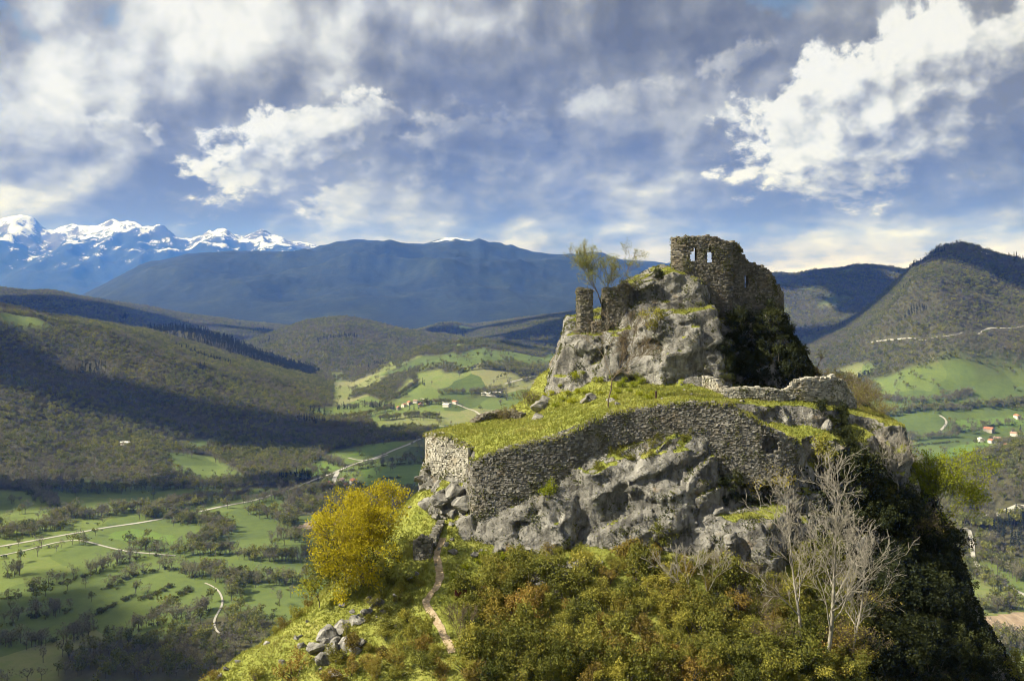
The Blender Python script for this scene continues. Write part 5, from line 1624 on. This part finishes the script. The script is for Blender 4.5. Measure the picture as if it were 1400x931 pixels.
for nm, (px, w) in ROADS_PX.items():
    g = gline(px)
    if len(g) < 2: continue
    pts = [(q[0], q[1]) for q in g]
    P_ = Path(pts); v = np.linspace(0, P_.L, max(int(P_.L / 8), 3)); x, y = P_.at(v)
    if len(x) > 6:
        k = np.array([1, 2, 3, 2, 1]) / 9.0
        x[2:-2] = np.convolve(x, k, 'valid'); y[2:-2] = np.convolve(y, k, 'valid')
    ROAD_XY.append(list(zip(x, y)))
    ribbon('road', list(zip(x, y)), w, M_ROAD, 0.45, 0.03, 3, lambda a, b: (vz(a, b) if vz(a, b) is not None else -260), step=8.0, label='pale %s winding through the valley' % nm, nseg=3)

# ploughed and stony plots
M_SOIL, _t, _bb, _ = new_mat('ploughed_soil'); _g = nd(_t, 'ShaderNodeNewGeometry').outputs['Position']
_n = tex_noise(_t, vmath(_t, 'MULTIPLY', _g, (1, 0.25, 1)), 0.25, 4, 0.6)
setc(_t, _bb, ramp(_t, _n, [(0.3, (0.19, 0.14, 0.095)), (0.7, (0.33, 0.26, 0.185))]))
M_SUN_MEADOW, _t, _bb, _ = new_mat('sun_bright_meadow'); _g = nd(_t, 'ShaderNodeNewGeometry').outputs['Position']
setc(_t, _bb, ramp(_t, tex_noise(_t, _g, 0.03, 4, 0.6), [(0.3, (0.090, 0.145, 0.030)), (0.7, (0.125, 0.185, 0.038))]))  # meadow green, brightened in colour for the sunlit patch by the road
_lev = 0.30
for px, mat, nm, lab in [([(395, 722), (420, 713), (470, 709), (470, 717), (430, 725)], M_SOIL, 'field', 'bare brown plot beyond the golden bush'),
                         ([(1330, 862), (1345, 842), (1400, 836), (1430, 850), (1400, 870), (1350, 880)], M_SOIL, 'field', 'ploughed brown field below the right road'),
                         ([(150, 728), (185, 721), (240, 732), (250, 742), (215, 750), (165, 742), (146, 736)], M_SUN_MEADOW, 'field', 'emerald meadow by the valley road, sunlight partly in its colour'),
                         ([(385, 646), (440, 631), (466, 640), (430, 652), (395, 658)], M_SUN_MEADOW, 'field', 'green meadow enclosed by hedges above the road'),
                         ([(470, 625), (500, 608), (545, 603), (560, 606), (515, 622)], M_SUN_MEADOW, 'field', 'green meadow in the angle of the road junction'),
                         ([(490, 640), (590, 634), (590, 660), (500, 668)], M_SUN_MEADOW, 'field', 'green pasture behind the hamlet'),
                         ([(1240, 630), (1290, 612), (1350, 600), (1380, 596), (1350, 616), (1270, 632)], M_SUN_MEADOW, 'field', 'long pasture below the row of poplars'),
                         ([(1300, 575), (1400, 566), (1420, 580), (1320, 592)], M_SUN_MEADOW, 'field', 'pasture above the right-hand village')]:
    g = [(q[0], q[1]) for q in gline(px)]
    if len(g) < 3: continue
    xs_, ys_ = [q[0] for q in g], [q[1] for q in g]
    st = max((max(xs_) - min(xs_)) / 28, 4.0)
    X, Y = np.meshgrid(np.arange(min(xs_), max(xs_) + st, st), np.arange(min(ys_), max(ys_) + st, st), indexing='ij')
    ins = poly_sd(X, Y, g) + 6 * fbm2(X, Y, 30, 2) < 0
    ids = np.full(X.shape, -1); V = []
    for i in range(X.shape[0]):
        for j in range(X.shape[1]):
            if ins[i, j]:
                z = vz(X[i, j], Y[i, j])
                if z is None: continue
                ids[i, j] = len(V); V.append((X[i, j], Y[i, j], z + _lev))
    Fq = [(ids[i, j], ids[i + 1, j], ids[i + 1, j + 1], ids[i, j + 1]) for i in range(X.shape[0] - 1) for j in range(X.shape[1] - 1) if min(ids[i, j], ids[i + 1, j], ids[i + 1, j + 1], ids[i, j + 1]) >= 0]
    if Fq:
        o = link(nm, mesh_from(nm, V, np.array(Fq), mat, True), kind='structure'); o['label'] = lab

HEDGES = [  # (picture polyline, width in m, spacing in m, kinds)
    ([(0, 822), (64, 801), (109, 791), (193, 762), (219, 759)], 6, 5.0, 'hb'), ([(141, 807), (180, 788), (225, 778), (251, 781), (273, 794)], 6, 4.5, 'hhb'), ([(129, 842), (183, 814)], 3, 4.5, 'h'),
    ([(190, 822), (235, 802)], 5, 4, 'h'), ([(202, 846), (238, 820), (262, 804)], 4, 4, 'h'), ([(180, 862), (225, 852), (270, 842), (290, 832)], 10, 5, 'hbb'), ([(0, 881), (48, 881), (109, 875), (116, 850)], 10, 6, 'bbh'),
    ([(6, 853), (60, 842), (109, 832)], 12, 6, 'bbh'), ([(103, 742), (154, 750), (218, 755), (244, 760), (321, 757)], 10, 6.5, 'bbl'), ([(-10, 735), (64, 727), (84, 705), (135, 707), (174, 698), (225, 698), (283, 688)], 22, 7, 'bbl'),
    ([(321, 762), (386, 768), (443, 762)], 14, 6.5, 'bl'), ([(276, 782), (321, 796), (305, 824)], 16, 6.5, 'bl'), ([(321, 796), (398, 798), (450, 782)], 12, 6.5, 'bl'), ([(0, 791), (29, 785)], 14, 6, 'bh'),
    ([(225, 690), (300, 684), (345, 678)], 12, 6.5, 'b'), ([(190, 705), (250, 712), (305, 720), (290, 738), (255, 752)], 20, 7, 'lbl'), ([(345, 702), (390, 712), (400, 722)], 14, 7, 'bl'), ([(380, 735), (440, 742)], 10, 6, 'b'),
    ([(0, 665), (40, 672), (80, 695)], 12, 6, 'hb'), ([(60, 668), (130, 672), (230, 668), (330, 668)], 16, 7, 'bl'), ([(300, 665), (360, 660), (400, 650)], 12, 6, 'bl'), ([(395, 640), (440, 628), (470, 640)], 10, 5, 'hb'),
    ([(380, 660), (428, 655)], 8, 4, 'f'), ([(440, 620), (500, 600), (560, 596), (600, 588)], 12, 6, 'bl'), ([(470, 645), (530, 636), (590, 632)], 7, 6, 'bh'), ([(520, 655), (550, 654)], 6, 5, 'h'),
    ([(330, 690), (380, 682), (450, 672)], 12, 6.5, 'b'), ([(460, 560), (500, 556), (540, 560)], 8, 6, 'bf'), ([(520, 575), (560, 570), (600, 572)], 12, 6, 'bl'), ([(540, 545), (570, 525), (560, 512)], 8, 6, 'bl'),
    ([(600, 540), (650, 538), (700, 545)], 10, 6, 'bl'), ([(620, 510), (680, 505), (740, 515)], 10, 6, 'bl'), ([(570, 555), (620, 552)], 10, 6, 'bl'), ([(560, 600), (585, 604)], 8, 6, 'b'),
    ([(1215, 605), (1260, 600), (1310, 598)], 8, 7, 'b'), ([(1225, 650), (1290, 640), (1350, 628), (1390, 618)], 16, 6, 'bl'), ([(1230, 660), (1260, 668), (1290, 672)], 14, 6, 'bl'), ([(1225, 615), (1265, 608), (1310, 604)], 8, 5, 'h'),
    ([(1200, 570), (1260, 560), (1300, 560), (1340, 556), (1400, 550)], 16, 7, 'bl'), ([(1300, 592), (1340, 585), (1400, 578)], 8, 6, 'bh'), ([(1180, 545), (1240, 552), (1290, 548), (1330, 540)], 14, 8, 'b'),
    ([(1325, 780), (1345, 795), (1375, 812)], 8, 6, 'bl'), ([(1310, 690), (1325, 712), (1322, 735)], 14, 6, 'bl'), ([(1340, 740), (1360, 770), (1400, 795)], 16, 6, 'bl'), ([(1336, 720), (1400, 705)], 10, 6, 'bl'), ([(1340, 833), (1362, 836), (1398, 832)], 10, 5, 'bhl'),
    ([(1325, 900), (1350, 890), (1400, 880)], 30, 6, 'bbl'), ([(1370, 610), (1400, 606)], 25, 6, 'bl'),
    ([(450, 575), (490, 570), (530, 562)], 8, 7, 'bl'), ([(400, 590), (450, 585), (500, 575)], 12, 7, 'bl'),
]
KIND = {'h': 'hedge', 'b': 'bare', 'l': 'leafy', 'f': 'fir', 'p': 'poplar'}
cand = []   # (x, y, z, kind)
r = np.random.default_rng(55)
for px, w, sp, ks in HEDGES:
    g = gline(px)
    if len(g) < 2: continue
    pa = Path([(q[0], q[1]) for q in g])
    n = int(2.9 * pa.L / sp * max(1.0, w / 9.0))
    for _ in range(n):
        v = r.uniform(0, pa.L); x, y = pa.at(v); nx, ny = pa.nrm(v); u = r.normal(0, w / 2.6)
        cand.append((float(x + nx * u), float(y + ny * u), KIND[ks[r.integers(0, len(ks))]]))
for px0, px1, py0, py1, n in ((1284, 1312, 582, 586, 12), (350, 376, 846, 850, 0)):
    for k in range(n):
        g = ground(px0 + (px1 - px0) * k / (n - 1), py0 + (py1 - py0) * k / (n - 1) + 6); cand.append((g[0], g[1], 'poplar'))
for px, py, k in [(352, 866, 'poplar'), (362, 866, 'poplar'), (334, 868, 'poplar'), (308, 868, 'poplar'), (125, 822, 'leafy'), (62, 815, 'leafy'), (90, 812, 'hedge'), (248, 870, 'leafy'), (300, 772, 'hedge'), (302, 770, 'hedge'), (160, 790, 'hedge'),
                  (112, 672, 'leafy'), (135, 675, 'hedge'), (160, 673, 'leafy'), (166, 675, 'leafy'), (195, 674, 'hedge'), (45, 680, 'hedge'), (226, 835, 'leafy'), (200, 885, 'leafy'), (212, 880, 'leafy'), (375, 835, 'hedge'), (580, 528, 'fir'), (578, 526, 'fir'),
                  (530, 555, 'fir'), (560, 560, 'fir'), (566, 560, 'fir'), (572, 559, 'fir'), (430, 562, 'fir'), (436, 563, 'fir'), (444, 563, 'fir'), (450, 660, 'fir'), (458, 658, 'fir'), (446, 664, 'leafy'), (435, 664, 'fir'), (1325, 578, 'hedge'), (1330, 578, 'hedge'), (1395, 590, 'fir')]:
    g = ground(px, py)
    if g is not None: cand.append((g[0], g[1], k))
# scattered trees along field edges everywhere on the floor
gr_n = 34000
az_ = r.uniform(-0.52, 0.52, gr_n); rr_ = np.sqrt(r.uniform(650 ** 2, 3200 ** 2, gr_n)); xx, yy = np.sin(az_) * rr_, np.cos(az_) * rr_
_H, _mk = terrain(xx, yy, True); _w = wood_mask(xx, yy, _mk)
line = np.abs(fbm2(xx, yy, 170, 3, 0.5, seed=77.0))
for x, y, w, ln in zip(xx, yy, _w, line):
    if w < 0.3 and ln < 0.026: cand.append((x, y, ('bare', 'leafy', 'hedge', 'bare')[r.integers(0, 4)]))
free = []
_rd = np.full(len(cand), 1e9); _cx = np.array([c[0] for c in cand]); _cy = np.array([c[1] for c in cand])
for rd in ROAD_XY: _rd = np.minimum(_rd, line_dist(_cx, _cy, rd))
for (x, y, k), d in zip(cand, _rd):
    if d < 6: continue
    z = vz(x, y)
    if z is not None: free.append((x, y, z, k))
# the 300 valley trees that show largest stand as trees of their own
def seen(x, y, z):
    px, py = CX + F * x / y, HY - F * z / y
    if not (-20 < px < 1420 and py < 940): return False
    d = Vector((x, y, z + 6)); L = d.length
    hit = BVH.ray_cast(Vector((0, 0, 0)), d / L, L)
    return hit[0] is None


vis = sorted([f for f in free if f[3] != 'hedge' and seen(*f[:3])], key=lambda f: f[1])
own = set(vis[:300]); rest = [f for f in free if f not in own]
LAB = {'bare': ('hedgerow_tree', 'bare grey-brown tree among the fields on the valley floor', 'bare trees on the valley floor'),
       'leafy': ('hedgerow_tree', 'tree in fresh green leaf among the fields on the valley floor', 'leafy trees on the valley floor'),
       'poplar': ('poplar_tree', 'slim upright poplar among the fields on the valley floor', 'poplars on the valley floor'),
       'fir': ('fir_tree', 'dark pointed fir among the fields on the valley floor', 'firs on the valley floor')}
for (x, y, z, k) in own:
    nm, lab, grp = LAB[k]; cm, tm, _ = FAR[k][r.integers(0, len(FAR[k]))]
    s = float(r.uniform(0.75, 1.25)) * (0.8 if k == 'poplar' else 1.0)
    dr = min(float(line_dist(np.array(x), np.array(y), rd)) for rd in ROAD_XY[:2])
    where = ('by the pale road right of the crag' if x > 150 else 'in the grove at the foot of the grassy spur' if any(len(w_) > 2 and poly_sd(np.array(x), np.array(y), w_) < 8 for w_ in WOODS[:1]) else 'close to the pale main road' if dr < 45 else
             'beside the short curved farm track' if float(line_dist(np.array(x), np.array(y), ROAD_XY[2])) < 60 else 'in the hedgerows between farm track and main road' if y > 900 else 'among the hedges nearest the grassy spur')
    e = empty(nm, (x, y, z), float(r.uniform(0, 6.28)), s); tag(e, lab.replace('among the fields on the valley floor', where), 'tree', grp)
    link('crown', cm, e); link('trunk', tm, e)


def pick(k): return [f[:3] for f in rest if f[3] == k]


stand('hedgerow_trees', 'bare trees lining the farther fields', 'trees', pick('bare'), ['bare'], 1, (0.75, 1.25))
stand('hedgerow_trees', 'green-leaved trees lining the farther fields', 'trees', pick('leafy'), ['leafy'], 2, (0.75, 1.25))
stand('fir_trees', 'dark firs by the farms', 'trees', pick('fir'), ['fir'], 3, (0.7, 1.1))
stand('poplar_trees', 'upright poplars along the right-hand pasture', 'trees', pick('poplar'), ['poplar'], 4, (0.8, 1.1))
stand('hedge', 'low hedges dividing the valley pastures', 'hedge', pick('hedge'), ['hedge'], 5, (0.6, 1.2))


def wood_points(r0, r1, sp, seed):
    q = np.random.default_rng(seed)
    X, Y = np.meshgrid(np.arange(-r1 * 0.52, r1 * 0.52, sp), np.arange(r0 * 0.85, r1, sp))
    X = X.ravel() + q.uniform(-sp, sp, X.size) * 0.5; Y = Y.ravel() + q.uniform(-sp, sp, Y.size) * 0.5
    rr = np.hypot(X, Y); th_ = np.abs(np.arctan2(X, Y))
    m = (rr > r0) & (rr < r1) & (th_ < 0.535); X, Y = X[m], Y[m]
    H, mk = terrain(X, Y, True); w = wood_mask(X, Y, mk)
    m = w > q.uniform(0.25, 0.75, len(X)); X, Y, H = X[m], Y[m], H[m]
    fir = mk['fir'][m] > 0.02
    d = np.full(len(X), 1e9)
    for rd in ROAD_XY: d = np.minimum(d, line_dist(X, Y, rd))
    m = d > 7; X, Y, fir = X[m], Y[m], fir[m]
    Z = [vz(x, y) for x, y in zip(X, Y)]
    ok = np.array([z is not None for z in Z])
    return np.array([(x, y, z) for x, y, z in zip(X, Y, Z) if z is not None]), fir[ok]


for (r0, r1, sp, sc, nm) in ((330, 3000, 8.2, (0.6, 1.15), 'near'), (3000, 6400, 14.0, (1.0, 1.7), 'far')):
    p_, fir = wood_points(r0, r1, sp, int(r0))
    n_ = fbm2(p_[:, 0], p_[:, 1], 240, 3, 0.6, seed=12.0)
    _h, _m = terrain(p_[:, 0], p_[:, 1], True)
    n_ = n_ + 0.25 * smooth(0.05, 0.2, _m['spur']) + 0.22 * smooth(0.7, 0.95, _m['left'])  # extra leafy trees on spur and crest stand in for sunlight there
    green = n_ + 0.35 * r.normal(size=len(p_)) > -0.06
    dark = (fbm2(p_[:, 0], p_[:, 1], 150, 2, seed=44.0) > 0.42) & ~fir
    stand('woodland', 'bare brown-grey woodland on the %s slopes' % nm, 'woodland', p_[~green & ~fir & ~dark], ['bare'], 11, sc)
    stand('woodland', 'greening spring woodland on the %s slopes' % nm, 'woodland', p_[green & ~fir & ~dark], ['leafy'], 12, sc)
    stand('fir_plantation', 'dark fir plantation on the %s slopes' % nm, 'woodland', p_[fir | dark], ['fir'], 13, sc)

# ------------------------------------------------------------------ farms and villages
def flat_mat(name, a, b, sc=0.6):
    m, t, bb, _ = new_mat(name); setc(t, bb, ramp(t, tex_noise(t, coords(t), sc, 4, 0.6), [(0.3, a), (0.7, b)])); return m


M_WALLS = [flat_mat('limewashed_wall', (0.55, 0.52, 0.46), (0.70, 0.67, 0.60)), flat_mat('stone_house_wall', (0.28, 0.25, 0.21), (0.42, 0.38, 0.32))]
M_ROOFS = [flat_mat('terracotta_roof', (0.30, 0.12, 0.075), (0.42, 0.19, 0.12)), flat_mat('faded_tile_roof', (0.26, 0.17, 0.13), (0.38, 0.26, 0.2)), flat_mat('pale_sheet_roof', (0.50, 0.49, 0.47), (0.62, 0.61, 0.58))]
M_PANE = flat_mat('dark_window', (0.02, 0.022, 0.025), (0.04, 0.042, 0.045))


def house(px, py, w, l, h, rz, wm, rm, label, group=None, name='house', cat='house'):
    g = ground(px, py)
    if g is None: return
    z = vz(g[0], g[1])
    e = empty(name, (g[0], g[1], z), R(rz)); tag(e, label, cat, group)
    bm = box(0, 0, h / 2 - 0.75, w, l, h + 1.5)
    rr_ = w * 0.24
    v = [(-w / 2, -l / 2, h), (w / 2, -l / 2, h), (0, -l / 2, h + rr_), (-w / 2, l / 2, h), (w / 2, l / 2, h), (0, l / 2, h + rr_)]
    vs_ = [bm.verts.new(q) for q in v]; bm.faces.new((vs_[0], vs_[1], vs_[2])); bm.faces.new((vs_[5], vs_[4], vs_[3]))
    bm_obj('wall', bm, M_WALLS[wm], e)
    o = 0.5; t_ = 0.25; b2 = bmesh.new()
    prof = [(-w / 2 - o, h - o * 0.48), (0, h + rr_), (w / 2 + o, h - o * 0.48), (w / 2 + o, h - o * 0.48 + t_), (0, h + rr_ + t_), (-w / 2 - o, h - o * 0.48 + t_)]
    A = [b2.verts.new((x, -l / 2 - o, z_)) for x, z_ in prof]; B = [b2.verts.new((x, l / 2 + o, z_)) for x, z_ in prof]
    for i in range(6): b2.faces.new((A[i], A[(i + 1) % 6], B[(i + 1) % 6], B[i]))
    b2.faces.new((A[0], A[5], A[4], A[1])); b2.faces.new((A[1], A[4], A[3], A[2])); b2.faces.new((B[1], B[4], B[5], B[0])); b2.faces.new((B[2], B[3], B[4], B[1]))
    bmesh.ops.recalc_face_normals(b2, faces=b2.faces)
    rf = bm_obj('roof', b2, M_ROOFS[rm], e)
    if name == 'house':
        bm_obj('chimney', box(w * 0.2, l * 0.3, h + rr_ * 0.9, 0.7, 0.7, 2.0), M_WALLS[wm], rf)
        for k in range(3):
            bm_obj('window', box(-w / 4 + k * w / 4, -l / 2 - 0.02, h * 0.62, 0.9, 0.08, 1.2), M_PANE, e)
            bm_obj('window', box(w / 2 + 0.02, -l / 3 + k * l / 3, h * 0.62, 0.08, 0.9, 1.2), M_PANE, e)
        bm_obj('door', box(0, -l / 2 - 0.03, 1.0, 1.1, 0.08, 2.0), M_WOOD, e)
    else:
        bm_obj('barn_door', box(0, -l / 2 - 0.03, 1.6, 3.2, 0.08, 3.2), M_WOOD, e)


GH, GV, GR = 'houses of the roadside hamlet', 'houses of the middle village', 'houses of the right-hand village'
house(484, 662, 9, 12, 5.5, 25, 0, 0, 'white house with a terracotta roof, apart from the roadside hamlet')
for px, py, w, l, rz, wm, rm in [(448, 664, 8, 10, 60, 1, 0), (453, 668, 8, 9, 10, 0, 0), (466, 660, 7, 9, -20, 1, 1), (482, 671, 7, 8, 70, 0, 2), (474, 667, 6, 8, 30, 0, 0)]:
    house(px, py, w, l, 5, rz, wm, rm, 'small house of the hamlet clustered at the road bend', GH)
for px, py, w, l, rz, wm, rm in [(560, 553, 9, 12, 30, 1, 0), (568, 551, 8, 10, 80, 0, 1), (575, 556, 9, 11, 10, 1, 0), (552, 556, 8, 10, -30, 0, 0), (610, 556, 8, 14, 70, 0, 2), (622, 552, 8, 12, 60, 0, 0), (585, 552, 8, 10, 0, 1, 1), (545, 560, 8, 10, 20, 1, 0)]:
    house(px, py, w, l, 5.5, rz, wm, rm, 'small village house beside the conifers and the road in mid-valley', GV)
house(672, 541, 16, 44, 6, 75, 0, 2, 'long pale-roofed barn in the middle of the valley', None, 'barn', 'barn')
for px, py, w, l, rz, wm, rm in [(1352, 590, 12, 16, 40, 1, 0), (1363, 603, 10, 12, 80, 0, 1), (1356, 606, 9, 10, 10, 0, 0), (1370, 607, 9, 12, -20, 1, 1), (1386, 596, 9, 12, 60, 0, 1), (1378, 613, 9, 11, 30, 1, 0), (1391, 572, 9, 12, 10, 0, 0), (1395, 605, 9, 12, 50, 1, 1), (1341, 604, 8, 9, 0, 0, 2), (1398, 614, 9, 12, 0, 1, 0)]:
    house(px, py, w, l, 5.5, rz, wm, rm, 'house of the small village below the right-hand mountain', GR)
house(172, 609, 7, 16, 5, 70, 1, 2, 'lone pale farm building in the clearing of the left woods', None, 'barn', 'barn')

# car on the right-hand road
g = ground(1329, 753)
if g is not None:
    c_ = empty('car', (g[0], g[1], vz(g[0], g[1]) + 0.5), R(8)); tag(c_, 'small dark car driving on the right-hand valley road', 'car')
    M_CAR, _t, _bb, _ = new_mat('dark_car_paint'); _bb.inputs['Roughness'].default_value = 0.3
    setc(_t, _bb, ramp(_t, tex_noise(_t, coords(_t), 2.0, 2, 0.5), [(0.3, (0.02, 0.022, 0.028)), (0.7, (0.03, 0.032, 0.04))]))
    bb = box(0, 0, 0.62, 1.75, 4.2, 0.6, 0.12); bm_obj('body', bb, M_CAR, c_)
    cb = box(0, -0.2, 1.15, 1.5, 2.2, 0.55, 0.15); bm_obj('cabin', cb, M_PANE, c_)
    for sx in (-1, 1):
        for sy in (-1, 1):
            bw = bmesh.new(); bmesh.ops.create_cone(bw, cap_ends=True, segments=14, radius1=0.33, radius2=0.33, depth=0.22)
            bmesh.ops.rotate(bw, verts=bw.verts, cent=(0, 0, 0), matrix=Matrix.Rotation(math.pi / 2, 3, 'Y'))
            for v in bw.verts: v.co += Vector((sx * 0.8, sy * 1.3, 0.33))
            bm_obj('wheel', bw, M_PANE, c_)

# ------------------------------------------------------------------ clouds added overhead, out of view, to shade the valley, and the air itself
CLOUD_Z = 2150.0


def build_shade_clouds():
    st = 42.0
    X, Y = np.meshgrid(np.arange(-5600, 1500, st), np.arange(-1500, 4700, st), indexing='ij')
    k = (CLOUD_Z - FLOOR) / to_sun.z
    gx, gy = X - to_sun.x * k, Y - to_sun.y * k                     # valley point below this piece of cloud, along the sun
    n = fbm2(X, Y, 900, 6, 0.66, seed=21.0)
    dens = 0.10 + n * 0.95
    # openings shaped to let sun onto chosen patches of the valley
    def open_at(px, py, rx, ry, amt=1.0):
        g_ = ground(px, py)
        if g_ is None: return 0
        kk = (CLOUD_Z - g_[2]) / to_sun.z
        ox, oy = g_[0] + to_sun.x * kk, g_[1] + to_sun.y * kk
        return amt * np.exp(-(((X - ox) / rx) ** 2 + ((Y - oy) / ry) ** 2))
    for a in [(200, 733, 75, 110, 1.0), (60, 598, 230, 90, 1.1), (300, 480, 330, 160, 1.2), (420, 535, 260, 140, 1.1), (180, 470, 200, 120, 0.9), (640, 520, 500, 420, 1.2), (470, 470, 500, 450, 1.0), (560, 560, 240, 200, 0.9),
              (430, 640, 60, 80, 0.9), (1180, 480, 330, 240, 1.1), (1330, 870, 160, 130, 1.2), (1350, 690, 240, 200, 1.0), (1250, 560, 200, 160, 0.6), (120, 860, 110, 90, 0.4), (1280, 390, 260, 260, 0.6), (20, 436, 160, 120, 0.8)]:
        dens = dens - open_at(*a)
    k2 = (CLOUD_Z + 10) / to_sun.z
    cxh, cyh = 10 + to_sun.x * k2, 95 + to_sun.y * k2
    dens = dens - 2.5 * np.exp(-(((X - cxh) / 300) ** 2 + ((Y - cyh) / 300) ** 2))      # the castle stands in sunshine
    inside = dens > 0
    bil = fbm2(X, Y, 260, 4, 0.6, True, 22.0)
    th_ = np.sqrt(np.clip(dens, 0, 1)) * 260
    zt = CLOUD_Z + th_ * (1.0 + 0.8 * bil) + 2; zb = CLOUD_Z - th_ * (0.25 + 0.12 * bil) - 2
    ids = np.full(X.shape, -1, np.int64); ids[inside] = np.arange(inside.sum()); nI = int(inside.sum())
    V = np.concatenate([np.stack([X[inside], Y[inside], zt[inside]], 1), np.stack([X[inside], Y[inside], zb[inside]], 1)])
    a, b, c, d = ids[:-1, :-1], ids[1:, :-1], ids[1:, 1:], ids[:-1, 1:]
    ok = (a >= 0) & (b >= 0) & (c >= 0) & (d >= 0)
    top = np.stack([a[ok], b[ok], c[ok], d[ok]], 1); botm = top[:, ::-1] + nI
    m = bpy.data.materials.new('shade_cloud_skin'); m.use_nodes = True; t = m.node_tree; t.nodes.clear()
    out = nd(t, 'ShaderNodeOutputMaterial'); df = nd(t, 'ShaderNodeBsdfDiffuse'); tr = nd(t, 'ShaderNodeBsdfTranslucent'); mx = nd(t, 'ShaderNodeMixShader')
    df.inputs[0].default_value = (0.9, 0.9, 0.92, 1); tr.inputs[0].default_value = (0.9, 0.9, 0.92, 1); mx.inputs[0].default_value = 0.5
    t.links.new(df.outputs[0], mx.inputs[1]); t.links.new(tr.outputs[0], mx.inputs[2]); t.links.new(mx.outputs[0], out.inputs[0])
    o = link('shade_clouds', mesh_from('shade_clouds', V, np.concatenate([top, botm]), m, True), kind='stuff'); tag(o, 'unseen cloud deck, its gaps shaped to shade and light the valley', 'cloud')


build_shade_clouds()

hz_m = bpy.data.materials.new('haze'); hz_m.use_nodes = True; t = hz_m.node_tree; t.nodes.clear()
out = nd(t, 'ShaderNodeOutputMaterial'); pv = nd(t, 'ShaderNodeVolumePrincipled')
pv.inputs['Color'].default_value = (0.08, 0.25, 1.0, 1); pv.inputs['Density'].default_value = 4.8e-5; pv.inputs['Anisotropy'].default_value = 0.0
pv.inputs['Absorption Color'].default_value = (1, 1, 1, 1)
t.links.new(pv.outputs[0], out.inputs['Volume'])
_zlo = float(TV[:, 2].min()) - 1.5; _zhi = max(float(TV[:, 2].max()), 30.0) + 12.0
hb = box(0, 0, (_zlo + _zhi) / 2, 56400, 56400, _zhi - _zlo)
hz_o = bm_obj('haze', hb, hz_m); hz_o['kind'] = 'stuff'; hz_o['label'] = 'blue afternoon haze filling the valleys'; hz_o['category'] = 'haze'
print('haze', _zlo, _zhi, 'trees', len(own), len(rest))
